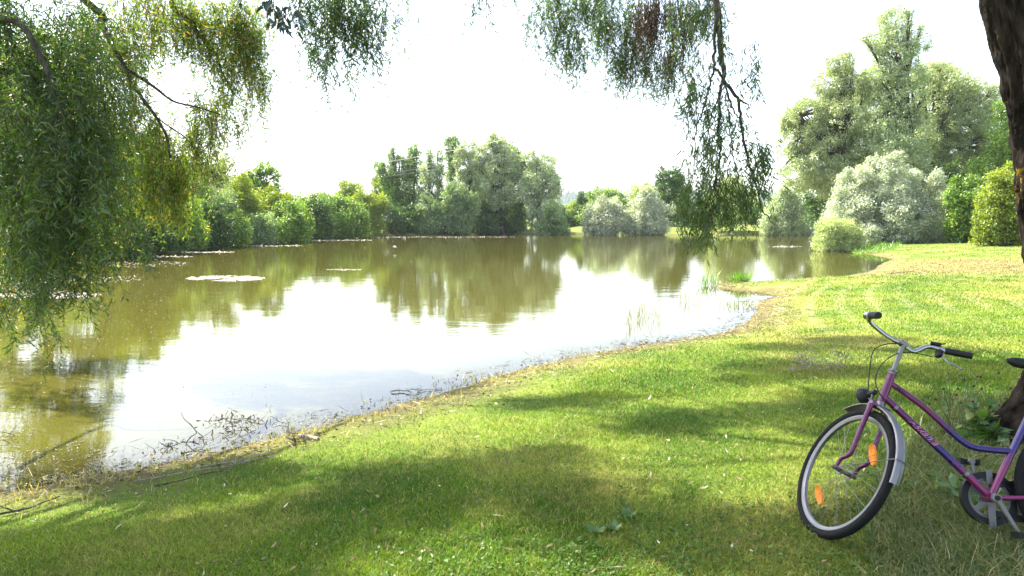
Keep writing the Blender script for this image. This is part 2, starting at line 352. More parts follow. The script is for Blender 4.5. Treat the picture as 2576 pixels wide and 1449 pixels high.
m1 = n.new('ShaderNodeMixShader'); l.new(dm.outputs[0], m1.inputs[0]); l.new(tr.outputs[0], m1.inputs[1]); l.new(body.outputs[0], m1.inputs[2])
gl = n.new('ShaderNodeBsdfGlossy'); gl.inputs['Roughness'].default_value = .018; l.new(b2.outputs[0], gl.inputs['Normal'])
fr = n.new('ShaderNodeFresnel'); fr.inputs['IOR'].default_value = 1.68; l.new(b2.outputs[0], fr.inputs['Normal'])
m2 = n.new('ShaderNodeMixShader'); l.new(fr.outputs[0], m2.inputs[0]); l.new(m1.outputs[0], m2.inputs[1]); l.new(gl.outputs[0], m2.inputs[2]); l.new(m2.outputs[0], out.inputs[0])
M_WATER = m
keep = (GSD.ravel()[GF] < .6).any(1)
WF = GF[keep]; used, inv = np.unique(WF, return_inverse=True)
WV = V[used].copy(); WV[:, 2] = 0
tag(np_mesh('water', WV, inv.reshape(-1, 4), M_WATER, smooth=True, attrs={'shore': GSD.ravel()[used]}), kind='structure')

# ------------------------------------------------------------------ hills
hx = np.linspace(-2400, 2400, 500); prof = 10 + 62 * np.exp(-((hx - 560) / 520) ** 2) + 26 * np.exp(-((hx - 130) / 120) ** 2) + 8 * np.exp(-((hx + 1300) / 500) ** 2)
rows = []
for k, (dy, hk) in enumerate([(0, 0), (60, .35), (140, .7), (240, 1.0), (420, .9), (700, 0)]):
    jit = np.abs(rng.normal(0, 2.6, len(hx))) * (hk > 0) + fbm(hx, hx * 0, 9 + k, .02, 4) * 4 * hk
    rows.append(np.stack([hx, 1500 + dy + 0 * hx, prof * hk + jit - (3 if hk == 0 else 0)], -1))
HV = np.concatenate(rows); nh = len(hx)
ii, jj = np.meshgrid(np.arange(5), np.arange(nh - 1), indexing='ij')
HF = np.stack([ii * nh + jj, ii * nh + jj + 1, (ii + 1) * nh + jj + 1, (ii + 1) * nh + jj], -1).reshape(-1, 4)
M_HILL = pbr('wooded_hill', (.035, .06, .03), .95, vary=.4, scale=.03, spec=.1)
tag(np_mesh('hills', HV, HF, M_HILL), kind='structure')
# fir tops along the ridge, as one far wood
fx = rng.uniform(-250, 900, 1500); fy = 1500 + rng.uniform(120, 260, 1500)
pz = np.interp(fx, hx, prof) * np.interp(fy - 1500, [120, 140, 240, 260], [.6, .7, 1, 1]); fh = rng.uniform(7, 16, 1500)
a = np.linspace(0, 2 * np.pi, 6, endpoint=False)
FV = []; FF = []
for i in range(1500):
    r = fh[i] * .22; o = len(FV) * 1
    FV.append(np.r_[np.c_[fx[i] + r * np.cos(a), fy[i] + r * np.sin(a), np.full(6, pz[i] - 2)], [[fx[i], fy[i], pz[i] + fh[i]]]])
    FF.append(np.stack([np.arange(6), (np.arange(6) + 1) % 6, np.full(6, 6)], -1) + 7 * i)
tag(np_mesh('hill_wood', np.concatenate(FV), np.concatenate(FF), M_HILL), 'far dark blue fir wood along the hill crest', 'wood', kind='stuff')

# ------------------------------------------------------------------ leaves and trees
def rhomb(P, d, s, L, W):                            # far leaf: one folded quad
    L = L[:, None]; W = W[:, None]; nrm = np.cross(d, s)
    V = np.stack([P, P + d * L * .45 + s * W * .5 + nrm * W * .12, P + d * L, P + d * L * .45 - s * W * .5 + nrm * W * .12], 1)
    k = np.arange(len(P))[:, None] * 4
    return V.reshape(-1, 3), k + np.array([[0, 1, 2, 3]])
def lance(P, d, s, L, W, bend):                      # near leaf: six points, bent
    L = L[:, None]; W = W[:, None]; nrm = np.cross(d, s); b = bend[:, None] * L
    a1 = P + d * L * .3 + nrm * b * .08; a2 = P + d * L * .68 + nrm * b * .4; t = P + d * L * .98 + nrm * b
    V = np.stack([P, a1 + s * W * .46, a1 - s * W * .46, a2 + s * W * .36, a2 - s * W * .36, t], 1)
    k = np.arange(len(P))[:, None, None] * 6
    T = np.array([[0, 1, 2], [2, 1, 3], [2, 3, 4], [4, 3, 5]])[None]
    return V.reshape(-1, 3), (k + T).reshape(-1, 3)
def rdir(n, g=rng): return unit(g.normal(size=(n, 3)))
def perp(d, g=rng): return unit(np.cross(d, rdir(len(d), g)))

def branchy(mb, p0, p1, r0, r1, wob, g, nseg=6, k=6):
    t = np.linspace(0, 1, nseg + 1)[:, None]; p0 = np.asarray(p0, float); p1 = np.asarray(p1, float)
    P = p0 * (1 - t) + p1 * t; L = np.linalg.norm(p1 - p0)
    P[1:-1] += np.cumsum(g.normal(0, wob * L / nseg, (nseg - 1, 3)), 0) * .6
    P[:, 2] += np.sin(t[:, 0] * np.pi) * L * .06
    mb.tube(P, np.linspace(r0, r1, nseg + 1), k, cap=False); return P

def make_tree(name, label, cat, group, lobes, base, mat, dens=1.0, leaf=(.24, .1), droop=0., clump=.13, trunk_r=None, bark=None, seed=0,
              stems=1, limb=True, shell=.55, opaque=1.0, drape=0.):
    """lobes: (photo x, photo y, half-width, half-height, depth[, thickness factor]) turned into world ellipsoids"""
    g = np.random.default_rng(seed + 1000)
    bx, by = base; bz = max(gz(bx, by), 0.0) - .05; B = np.array([bx, by, bz])
    root = empty(name, B, label, cat, group)
    LV = []; C = []; Rr = []
    for lb in lobes:
        px, py, rx, ry, D = lb[:5]; th = lb[5] if len(lb) > 5 else .9
        c = at(px, py, D); sx = rx / F * D; sz = ry / F * D; C.append(c); Rr.append([sx, max(sx, sz * .5) * th, sz])
    for k_ in range(len(C)):
        for _ in range(9 if cat in ('shrub', 'bush') else 3):                  # smaller boughs bulging out of each lobe
            v_ = unit(g.normal(size=3) * [1, .8, .9] + [0, 0, .35]); f_ = g.uniform(.25, .45)
            C.append(C[k_] + v_ * Rr[k_] * g.uniform(.8, 1.14)); q_ = [x * f_ * g.uniform(.8, 1.2) for x in Rr[k_]]; Rr.append([q_[0] * .72, q_[1] * .8, q_[2] * 1.2])
    C = np.array(C); Rr = np.array(Rr); shrub = cat in ('shrub', 'bush')
    if shrub:
        top_ = (C[:, 2] + Rr[:, 2]).max(); low = C[:, 2] - Rr[:, 2] < bz + .38 * (top_ - bz)
        tz = C[:, 2] + Rr[:, 2]; C[low, 2] = (tz[low] + bz - .1) / 2; Rr[low, 2] = (tz[low] - bz + .1) / 2
    P_all = []; D_all = []; O_all = []; clumps = []
    for c, r in zip(C, Rr):
        area = 4 * np.pi * ((r[0] * r[1]) ** 1.6 / 3 + (r[0] * r[2]) ** 1.6 / 3 + (r[1] * r[2]) ** 1.6 / 3) ** (1 / 1.6)
        cr = max(clump * (r[0] * r[2]) ** .5 * 2, leaf[0] * 1.0)
        ncl = int(max(6, 1.2 * area / (cr * cr * 3.1) * opaque))
        nl = int(max(8, dens * 1.3 * cr * cr * 3.14 / (leaf[0] * leaf[1] * .5)))
        u = rdir(ncl, g); rr = (shell + (1 - shell) * g.random(ncl) ** .8)[:, None]
        rr = rr * np.where(g.random(ncl) < .12, g.uniform(1.05, 1.22, ncl), 1)[:, None]; rr *= (1 + .3 * fbm(u[:, 0] * 3, u[:, 1] * 3 + u[:, 2] * 4, seed, 1.3, 3))[:, None]
        cc = c + u * r * rr; clumps.append(cc)
        crs = cr * g.uniform(.55, 1.35, ncl)
        nn = np.maximum(4, (nl * (crs / cr) ** 2 * g.uniform(.5, 1.25, ncl)).astype(int)); idx = np.repeat(np.arange(ncl), nn)
        off = g.normal(size=(len(idx), 3)) * .5; off[:, 2] *= .8
        if drape: off[:, 2] -= np.abs(g.normal(size=len(idx))) * drape
        P = cc[idx] + off * crs[idx][:, None]
        outw = unit(off + unit(P - c) * .6)
        P_all.append(P); O_all.append(outw)
    P = np.concatenate(P_all); O = np.concatenate(O_all); n_ = len(P)
    ok = P[:, 2] > bz + .05; P = P[ok]; O = O[ok]; n_ = len(P)
    d = unit(rdir(n_, g) * .8 + O * .5 + np.array([0, 0, -1.]) * droop)
    s = perp(d, g)
    # leaf faces lean outward / up
    s = unit(np.cross(d, unit(O + rdir(n_, g) * .8 + np.array([0, 0, .4]))))
    L = leaf[0] * g.uniform(.55, 1.3, n_); W = leaf[1] * g.uniform(.6, 1.3, n_)
    Vv, Ff = rhomb(P - B, d, s, L, W)
    np_mesh('foliage' if shrub else 'crown', Vv, Ff, mat, root)
    mb = MB(); H = (C[:, 2] + Rr[:, 2]).max() - bz
    tr_ = trunk_r or H * .018
    if shrub:
        for k in range(max(3, stems)):
            t = C[g.integers(len(C))] - B
            branchy(mb, g.normal(0, .15, 3) * np.array([1, 1, 0]), t + g.normal(0, .3, 3) * Rr.mean(0), tr_ * .6, tr_ * .15, .12, g, 5, 5)
        mb.build('stem', bark or M_BARK, root)
        return root
    top = C[np.argmax(C[:, 2] + Rr[:, 2] * .5)]
    P0 = np.zeros(3); path = branchy(mb, P0, top - B, tr_, tr_ * .12, .035, g, 9, 8)
    for c, r, cl in zip(C, Rr, clumps):
        if limb:
            a0 = path[g.integers(2, 7)]; e = branchy(mb, a0, c - B, tr_ * .42, tr_ * .12, .07, g, 6, 6)
            for q in cl[g.permutation(len(cl))[:7]]:
                branchy(mb, e[g.integers(2, 6)], q - B, tr_ * .16, tr_ * .04, .1, g, 4, 4)
    mb.build('trunk', bark or M_BARK, root)
    return root

def px_base(px, D): p = at(px, 600, D); return (p[0], D)
T = make_tree
GB = 'trees and shrubs along the far bank'; GL = 'shrubs along the left bank'
# --- far centre group
T('tall_tree', 'slim leafy tree leaning left at the left end of the tall centre group', 'tree', GB, [(952, 422, 15, 15, 101), (965, 440, 16, 24, 101), (980, 470, 23, 38, 101), (1000, 520, 31, 38, 101)], px_base(1025, 101), M_GREEN, leaf=(.3, .13), seed=1)
T('tall_tree', 'slender green tree with a narrow top, second from the left of the tall centre group', 'tree', GB, [(990, 392, 15, 22, 102), (1003, 420, 23, 35, 102), (1010, 470, 25, 43, 102), (1012, 530, 27, 43, 102)], px_base(1008, 102), M_BLUEGREEN, leaf=(.3, .13), seed=2)
T('tall_tree', 'pointed green tree with steep upright branches in the tall centre group', 'tree', GB, [(1037, 383, 12, 22, 103), (1042, 415, 21, 37, 103), (1038, 470, 30, 49, 103), (1045, 530, 27, 43, 103)], px_base(1042, 103), M_GREEN, leaf=(.3, .13), seed=3)
T('tall_tree', 'brownish green tree with a ragged top between two pointed trees', 'tree', GB, [(1082, 402, 12, 19, 100), (1083, 440, 23, 35, 100), (1084, 490, 26, 43, 100), (1080, 540, 25, 43, 100)], px_base(1082, 100), M_SILVERGREEN, leaf=(.3, .12), seed=4)
T('tall_tree', 'very thin sparse tree standing in the gap of the tall centre group', 'tree', GB, [(1107, 392, 7, 17, 101, 1.), (1108, 430, 10, 24, 101, 1.), (1106, 480, 10, 26, 101, 1.)], px_base(1100, 101), M_GREEN, leaf=(.26, .12), seed=5, opaque=.8, trunk_r=.12)
T('tall_tree', 'tall tree with a bushy square top left of the highest crown', 'tree', GB, [(1133, 370, 19, 22, 104), (1145, 362, 15, 13, 104), (1140, 400, 19, 32, 104), (1142, 450, 23, 38, 104), (1145, 510, 27, 43, 104)], px_base(1143, 104), M_BLUEGREEN, leaf=(.3, .13), seed=6)
T('tall_tree', 'grey green tree with a rounded top just left of the highest crown', 'tree', GB, [(1180, 380, 25, 24, 101), (1172, 420, 30, 37, 101), (1180, 470, 27, 43, 101)], px_base(1172, 101), M_SILVERGREEN, leaf=(.3, .12), seed=7)
T('tall_tree', 'highest broad tree of the centre group with a visible grey trunk', 'tree', GB, [(1245, 360, 25, 17, 100), (1222, 385, 31, 28, 100), (1268, 392, 30, 30, 100), (1240, 425, 44, 39, 100), (1285, 430, 30, 37, 100), (1225, 465, 36, 32, 100), (1280, 475, 36, 39, 100), (1255, 505, 36, 26, 100)], px_base(1265, 100), M_SILVERGREEN, leaf=(.3, .12), seed=8, trunk_r=.33)
T('tall_tree', 'dark green tree top showing behind the highest crown', 'tree', GB, [(1250, 358, 23, 15, 108), (1290, 385, 23, 22, 108), (1310, 420, 23, 32, 108), (1240, 480, 63, 65, 108)], px_base(1280, 108), M_GREEN, leaf=(.32, .15), seed=9)
T('willow_tree', 'broad silvery green willow at the right end of the tall centre group', 'tree', GB, [(1330, 405, 27, 24, 99), (1372, 412, 30, 28, 99), (1350, 445, 46, 37, 99), (1385, 465, 27, 43, 99), (1335, 480, 33, 32, 99), (1370, 515, 37, 37, 99), (1345, 545, 21, 28, 99)], px_base(1362, 99), M_SILVERGREEN, leaf=(.32, .1), droop=.5, seed=10, drape=.3, trunk_r=.3)
T('willow_tree', 'drooping grey willow in front of the dark hedge below the tall trees', 'tree', GB, [(1150, 475, 27, 22, 97), (1140, 505, 36, 30, 97), (1180, 520, 27, 37, 97), (1160, 550, 36, 28, 97)], px_base(1163, 97), M_BLUEGREEN, leaf=(.3, .09), droop=.7, seed=11, drape=.4)
T('willow_tree', 'dark grey drooping willow by the water left of the paler drooping one', 'tree', GB, [(1075, 520, 25, 24, 97), (1085, 550, 36, 32, 97), (1060, 565, 27, 22, 97)], px_base(1080, 97), M_BLUEGREEN, leaf=(.3, .09), droop=.6, seed=12, drape=.3)
T('shrub', 'grey willow shrub at the waterline right of the tall centre group', 'shrub', GB, [(1395, 552, 30, 26, 96), (1375, 570, 26, 20, 96), (1412, 570, 18, 18, 96)], px_base(1390, 96), M_BLUEGREEN, leaf=(.26, .08), droop=.3, seed=13)
for i, (px, py, rx, ry, D, mt, lab) in enumerate([
    (905, 555, 42, 34, 92, M_GREEN, 'dark shrub at the waterline left of the tall centre group'),
    (965, 550, 40, 40, 95, M_DARK, 'dark hedge shrub below the leaning slim tree'),
    (1035, 560, 38, 32, 98, M_DARK, 'dark hedge shrub below the pointed tree'),
    (1115, 560, 38, 32, 100, M_DARK, 'dark hedge shrub between the two drooping willows'),
    (1215, 555, 44, 36, 101, M_DARK, 'dark hedge shrub left of the visible grey trunk'),
    (1290, 545, 34, 44, 101, M_DARK, 'tall dark shrub right of the visible grey trunk'),
    (960, 480, 24, 40, 106, M_YELLOW, 'yellow green shrub behind the leaning slim tree'),
    (1120, 520, 24, 30, 106, M_YELLOW, 'yellow green shrub in the gap of the centre group'),
    (1225, 510, 90, 40, 110, M_YELLOW, 'wide bright green thicket behind the centre trunks'),
    (1390, 540, 32, 30, 125, M_DARK, 'dark thicket on the far lawn behind the silvery willow')]):
    T('shrub', lab, 'shrub', GB, [(px, py, rx, ry, D, 1.2)], px_base(px, D), mt, leaf=(.3, .14), seed=20 + i, dens=1.1)
# --- left of the centre group
T('round_tree', 'small round tree alone on the skyline left of the tall group', 'tree', GB, [(880, 480, 32, 24, 100), (868, 490, 20, 16, 100), (893, 490, 20, 16, 100)], px_base(882, 100), M_YELLOW, leaf=(.26, .12), seed=31)
for i, (px, py, rx, ry, D, mt, lab) in enumerate([
    (840, 553, 60, 42, 84, M_GREEN, 'broad pale topped shrub below the small round tree'),
    (925, 530, 34, 34, 92, M_YELLOW, 'light green shrub beside the leaning slim tree'),
    (790, 560, 40, 36, 76, M_DARK, 'dark leafy shrub overhanging the water left of the broad one'),
    (835, 530, 52, 24, 90, M_PALE, 'pale grey green willow scrub with a flat top'),
    (730, 562, 42, 42, 66, M_GREEN, 'green shrub with yellow tips below the open skyline gap'),
    (690, 545, 40, 50, 68, M_YELLOW, 'yellow brown tinted shrub under the branched skyline tree'),
    (655, 580, 30, 30, 60, M_BLUEGREEN, 'low grey willow shrub at the water below the branched tree'),
    (610, 540, 42, 55, 63, M_YELLOW, 'tall bright yellow green shrub on the left bank'),
    (590, 585, 34, 34, 56, M_GREEN, 'bright leafy shrub reaching over the water on the left bank'),
    (530, 575, 44, 46, 52, M_DARK, 'dark shrub at the water below the bare branched tree'),
    (520, 520, 44, 40, 56, M_BLUEGREEN, 'grey green shrub under the bare branched tree'),
    (455, 575, 46, 48, 48, M_GREEN, 'shrub with a yellow green hanging spray by the left water'),
    (450, 530, 46, 32, 52, M_YELLOW, 'light topped shrub left of the bare branched tree'),
    (375, 590, 44, 48, 44, M_DARK, 'dark shrub at the water right of the willow curtain'),
    (380, 540, 50, 36, 48, M_GREEN, 'green shrub just right of the willow curtain'),
    (310, 600, 40, 46, 40, M_DARK, 'dark low shrub at the edge of the willow curtain'),
    (235, 600, 50, 62, 37, M_YELLOW, 'yellow green shrub seen between the hanging willow leaves'),
    (120, 600, 80, 80, 34, M_GREEN, 'wide green shrub behind the hanging willow leaves'),
    (-60, 600, 110, 110, 31, M_YELLOW, 'large shrub at the far left behind the willow curtain')]):
    rx *= 1.2; ry *= 1.12; py -= ry * .1; D *= .955
    T('shrub', lab, 'shrub', GL, [(px, py, rx, ry, D, 1.1), (px - rx * .3, py - ry * .35, rx * .55, ry * .6, D - .6), (px + rx * .45, py + ry * .1, rx * .5, ry * .6, D - .5)],
      px_base(px, D), mt, leaf=(.0034 * D, .0016 * D), seed=40 + i, dens=1.05)
for i, (px, py, rx, ry, D, mt, lab) in enumerate([
    (740, 545, 46, 34, 84, M_YELLOW, 'pale thicket behind the shrubs below the open skyline gap'), (690, 525, 50, 46, 80, M_GREEN, 'leafy thicket behind the shrub under the branched skyline tree'),
    (620, 505, 50, 60, 76, M_GREEN, 'high green thicket left of the branched skyline tree'), (560, 495, 54, 66, 70, M_YELLOW, 'high yellowish thicket right of the half bare tree'),
    (480, 490, 60, 70, 66, M_BLUEGREEN, 'high greyish thicket left of the half bare tree'), (400, 470, 66, 90, 62, M_GREEN, 'tall thicket between the half bare tree and the willow curtain'),
    (300, 440, 80, 120, 58, M_YELLOW, 'tall sunny thicket at the edge of the willow curtain'), (790, 530, 46, 34, 96, M_GREEN, 'thicket behind the dark shrub overhanging the water')]):
    T('thicket', lab, 'shrub', GL, [(px, py, rx, ry, D, .8), (px - rx * .4, py - ry * .4, rx * .5, ry * .5, D), (px + rx * .4, py - ry * .25, rx * .5, ry * .5, D)], px_base(px, D), mt, leaf=(.0034 * D, .0017 * D), seed=200 + i, opaque=.85)
T('skyline_tree', 'open branched tree with leafy clumps above the left bank shrubs', 'tree', GL, [(640, 440, 18, 14, 68), (668, 425, 24, 16, 68), (690, 440, 20, 16, 68), (655, 465, 24, 16, 68), (700, 475, 15, 16, 68), (678, 492, 20, 12, 68), (668, 510, 30, 25, 68)], px_base(668, 68), M_GREEN, leaf=(.24, .12), seed=70, opaque=.8)
T('sparse_tree', 'feathery half bare tree with dark spreading branches left of the skyline gap', 'tree', GL, [(545, 410, 34, 26, 58), (520, 440, 34, 24, 58), (570, 430, 22, 24, 58), (500, 475, 34, 24, 58), (555, 480, 34, 26, 58), (525, 510, 40, 26, 58)], px_base(510, 58), M_PALE, leaf=(.2, .07), seed=71, opaque=.55, dens=.7, trunk_r=.22)
T('tall_tree', 'tall light green tree behind the willow curtain at the far left', 'tree', GL, [(120, 160, 90, 70, 40), (30, 230, 100, 90, 40), (180, 270, 70, 90, 40), (90, 380, 130, 100, 40), (200, 450, 80, 90, 40), (-60, 330, 90, 120, 40), (100, 520, 120, 60, 40)], px_base(90, 40), M_YELLOW, leaf=(.19, .08), seed=72, opaque=.75, dens=.8)
T('tall_tree', 'medium light green tree partly hidden right of the willow curtain', 'tree', GL, [(330, 400, 60, 50, 43), (290, 460, 60, 60, 43), (380, 440, 50, 45, 43), (410, 490, 50, 45, 43), (330, 520, 70, 50, 43)], px_base(340, 43), M_YELLOW, leaf=(.19, .08), seed=73, opaque=.7, dens=.8)
# --- right of the centre group
GR = 'trees behind the far lawn'
T('small_tree', 'orange tinted round tree on the far lawn behind the grey shrub', 'tree', GR, [(1455, 525, 26, 22, 135), (1440, 540, 24, 22, 135), (1480, 545, 20, 24, 135)], px_base(1455, 135), M_YELLOW, leaf=(.4, .2), seed=80)
T('small_tree', 'narrow pointed green tree left of the pale twin willow bushes', 'tree', GR, [(1466, 498, 12, 14, 130), (1464, 520, 18, 22, 130), (1470, 550, 22, 24, 130)], px_base(1466, 130), M_DARK, leaf=(.36, .2), seed=81)
T('small_tree', 'spreading green tree behind the left pale willow bush', 'tree', GR, [(1510, 492, 30, 18, 125), (1540, 490, 26, 18, 125), (1525, 512, 40, 24, 125), (1500, 545, 40, 30, 125)], px_base(1520, 125), M_GREEN, leaf=(.36, .18), seed=82)
T('small_tree', 'light green tree behind the right pale willow bush', 'tree', GR, [(1620, 478, 28, 16, 140), (1600, 500, 40, 26, 140), (1650, 500, 30, 26, 140)], px_base(1620, 140), M_PALE, leaf=(.4, .2), seed=83)
T('round_tree', 'dark round broadleaf tree left of the long hanging branch', 'tree', GR, [(1690, 450, 32, 26, 118), (1672, 485, 34, 28, 118), (1712, 480, 32, 32, 118), (1695, 525, 44, 36, 118)], px_base(1692, 118), M_DARK, leaf=(.36, .2), seed=84, dens=1.2)
T('willow_tree', 'pale willow behind the long hanging branch', 'tree', GR, [(1840, 470, 36, 30, 104), (1810, 500, 36, 30, 104), (1870, 500, 36, 32, 104), (1840, 530, 54, 34, 104)], px_base(1842, 104), M_PALE, leaf=(.3, .1), seed=85, drape=.3, droop=.3)
for i, (px, py, rx, ry, D, mt, lab) in enumerate([
    (1750, 545, 50, 32, 122, M_DARK, 'dark hedge shrub behind the lower tips of the hanging branch'),
    (1870, 550, 50, 30, 125, M_DARK, 'dark hedge shrub right of the lower tips of the hanging branch'),
    (2025, 530, 40, 46, 112, M_DARK, 'very dark tall shrub right of the drooping silver willow'),
    (1960, 540, 60, 36, 122, M_DARK, 'dark shrub behind the drooping silver willow'),
    (1565, 550, 60, 24, 130, M_DARK, 'low dark hedge between the pale twin willow bushes'),
    (1440, 555, 40, 18, 128, M_DARK, 'low dark hedge below the orange tinted tree')]):
    T('shrub', lab, 'shrub', GR, [(px, py, rx, ry, D, 1.0)], px_base(px, D), mt, leaf=(.36, .18), seed=90 + i, dens=1.2)
GS = 'silver willow bushes'
T('willow_bush', 'left one of the pale twin willow bushes on the far waterline', 'bush', GS, [(1518, 545, 44, 40, 96), (1500, 555, 32, 30, 96), (1540, 530, 26, 26, 96), (1530, 565, 38, 22, 96)], px_base(1518, 96), M_SILVER, leaf=(.26, .08), seed=100, drape=.1)
T('willow_bush', 'right one of the pale twin willow bushes on the far waterline', 'bush', GS, [(1622, 520, 36, 38, 97), (1600, 550, 38, 34, 97), (1655, 545, 34, 34, 97), (1625, 565, 52, 22, 97)], px_base(1625, 97), M_SILVER, leaf=(.26, .08), seed=101, drape=.1)
T('willow_bush', 'drooping silver willow on the far bank right of the hanging branch', 'bush', GS, [(1975, 500, 32, 26, 94), (1960, 535, 36, 34, 94), (1998, 530, 30, 36, 94), (1980, 568, 50, 22, 94)], px_base(1978, 94), M_SILVERGREEN, leaf=(.26, .08), droop=.6, seed=102, drape=.4)
T('willow_bush', 'big silver white willow bush on the near right shore', 'bush', GS, [(2225, 445, 62, 44, 49), (2170, 490, 74, 54, 49), (2290, 490, 66, 50, 49), (2130, 530, 62, 50, 49), (2240, 540, 92, 60, 48.5), (2340, 540, 44, 46, 50), (2200, 595, 90, 34, 48.5), (2300, 590, 60, 34, 49.5)], px_base(2225, 49), M_SILVER, leaf=(.15, .045), seed=103, clump=.10, dens=1.15, stems=9, trunk_r=.12)
T('shrub', 'small yellow green shrub at the water left of the big silver willow bush', 'shrub', GS, [(2105, 585, 46, 34, 44.5), (2085, 605, 34, 24, 44.5), (2130, 600, 36, 28, 44.5)], px_base(2105, 44.5), M_PALE, leaf=(.14, .04), seed=104)
GT = 'big willows on the right shore'
T('big_willow', 'broad pale willow with spreading limbs, left of the tallest tree', 'tree', GT,
  [(2110, 160, 40, 28, 68), (2085, 205, 44, 38, 68), (2150, 220, 50, 46, 68), (2030, 290, 60, 50, 68), (2110, 300, 70, 58, 67), (1995, 350, 48, 50, 68), (2070, 390, 80, 60, 67), (2160, 370, 60, 60, 68), (2020, 430, 60, 46, 67), (2110, 450, 80, 44, 67), (1985, 300, 24, 30, 68)],
  px_base(2150, 68), M_GREYWILLOW, leaf=(.24, .075), seed=110, droop=.5, drape=.5, trunk_r=.42, opaque=.8, clump=.09)
T('big_willow', 'tallest slender grey green tree rising above the right shore trees', 'tree', GT,
  [(2252, 50, 44, 36, 66), (2215, 100, 42, 34, 66), (2300, 105, 36, 30, 66), (2250, 140, 50, 36, 66), (2220, 185, 40, 30, 66), (2290, 190, 40, 32, 66), (2260, 240, 56, 40, 66), (2240, 300, 56, 44, 66), (2290, 330, 56, 50, 66), (2230, 370, 60, 50, 65), (2290, 410, 56, 44, 65), (2200, 330, 34, 44, 65)],
  px_base(2270, 66), M_SILVERGREEN, leaf=(.24, .08), seed=111, opaque=.8, dens=.95, trunk_r=.26, clump=.10, drape=.25)
T('big_willow', 'wide light green willow with forked trunk, right of the tallest tree', 'tree', GT,
  [(2345, 180, 40, 30, 70), (2390, 215, 70, 40, 70), (2460, 245, 48, 40, 70), (2350, 260, 60, 50, 70), (2430, 300, 74, 50, 70), (2480, 320, 40, 46, 70), (2350, 340, 60, 50, 70), (2420, 370, 80, 46, 70), (2340, 420, 50, 40, 70), (2470, 400, 60, 40, 70)],
  px_base(2325, 70), M_GREYWILLOW, leaf=(.24, .075), seed=112, droop=.4, drape=.4, trunk_r=.38, opaque=.8, clump=.09)
T('background_tree', 'pale tree top filling the gap behind the tallest tree', 'tree', GT, [(2190, 215, 50, 44, 84), (2160, 300, 70, 60, 84), (2260, 330, 80, 70, 84), (2200, 420, 120, 60, 84), (2330, 200, 34, 30, 84)], px_base(2210, 84), M_GREYWILLOW, leaf=(.3, .12), seed=113)
T('background_tree', 'dark green tree behind the right shrubs beside the near trunk', 'tree', GT, [(2550, 290, 40, 50, 62), (2530, 370, 50, 60, 62), (2590, 340, 60, 80, 62), (2500, 430, 70, 40, 62), (2580, 440, 50, 50, 62), (2640, 400, 60, 90, 62)], px_base(2560, 62), M_GREEN, leaf=(.24, .12), seed=114)
T('background_tree', 'dark tree below the forked willow behind the big silver bush', 'tree', GT, [(2380, 470, 60, 40, 66), (2440, 455, 60, 44, 66), (2350, 510, 60, 40, 66), (2420, 520, 60, 40, 66), (2310, 470, 50, 40, 66)], px_base(2400, 66), M_DARK, leaf=(.24, .12), seed=115)
T('background_tree', 'dark tree behind the big silver bush at its left side', 'tree', GT, [(2060, 500, 40, 36, 74), (2120, 500, 50, 40, 74), (2190, 490, 60, 40, 74), (2100, 545, 70, 40, 74)], px_base(2110, 74), M_DARK, leaf=(.26, .12), seed=116)
GY = 'shrubs on the right lawn'
T('shrub', 'green shrub right of the big silver bush', 'shrub', GY, [(2430, 490, 44, 40, 46), (2415, 530, 36, 36, 46), (2455, 545, 46, 36, 46), (2460, 500, 34, 34, 46)], px_base(2440, 46), M_GREEN, leaf=(.17, .09), seed=120)
T('shrub', 'bright yellow green shrub beside the near tree trunk', 'shrub', GY, [(2530, 470, 44, 42, 40), (2500, 505, 40, 40, 40), (2560, 500, 60, 60, 40), (2520, 550, 40, 36, 40), (2590, 550, 60, 40, 40), (2570, 440, 40, 34, 40)], px_base(2540, 40), M_YELLOW, leaf=(.15, .08), seed=121)
T('shrub', 'low leafy shrub behind the cut log', 'shrub', GY, [(2350, 570, 24, 22, 55), (2375, 578, 20, 14, 55)], px_base(2360, 55), M_GREEN, leaf=(.17, .09), seed=122)
T('background_tree', 'leafy tree filling the view at the lawn end behind the cut log', 'tree', GY, [(2395, 520, 46, 50, 85), (2370, 545, 60, 34, 85), (2430, 560, 60, 30, 85)], px_base(2395, 85), M_GREEN, leaf=(.26, .13), seed=123)
T('background_tree', 'leafy tree closing the lawn behind the near trunk', 'tree', GY, [(2600, 520, 80, 80, 56), (2520, 540, 60, 50, 56)], px_base(2600, 56), M_DARK, leaf=(.22, .12), seed=124)
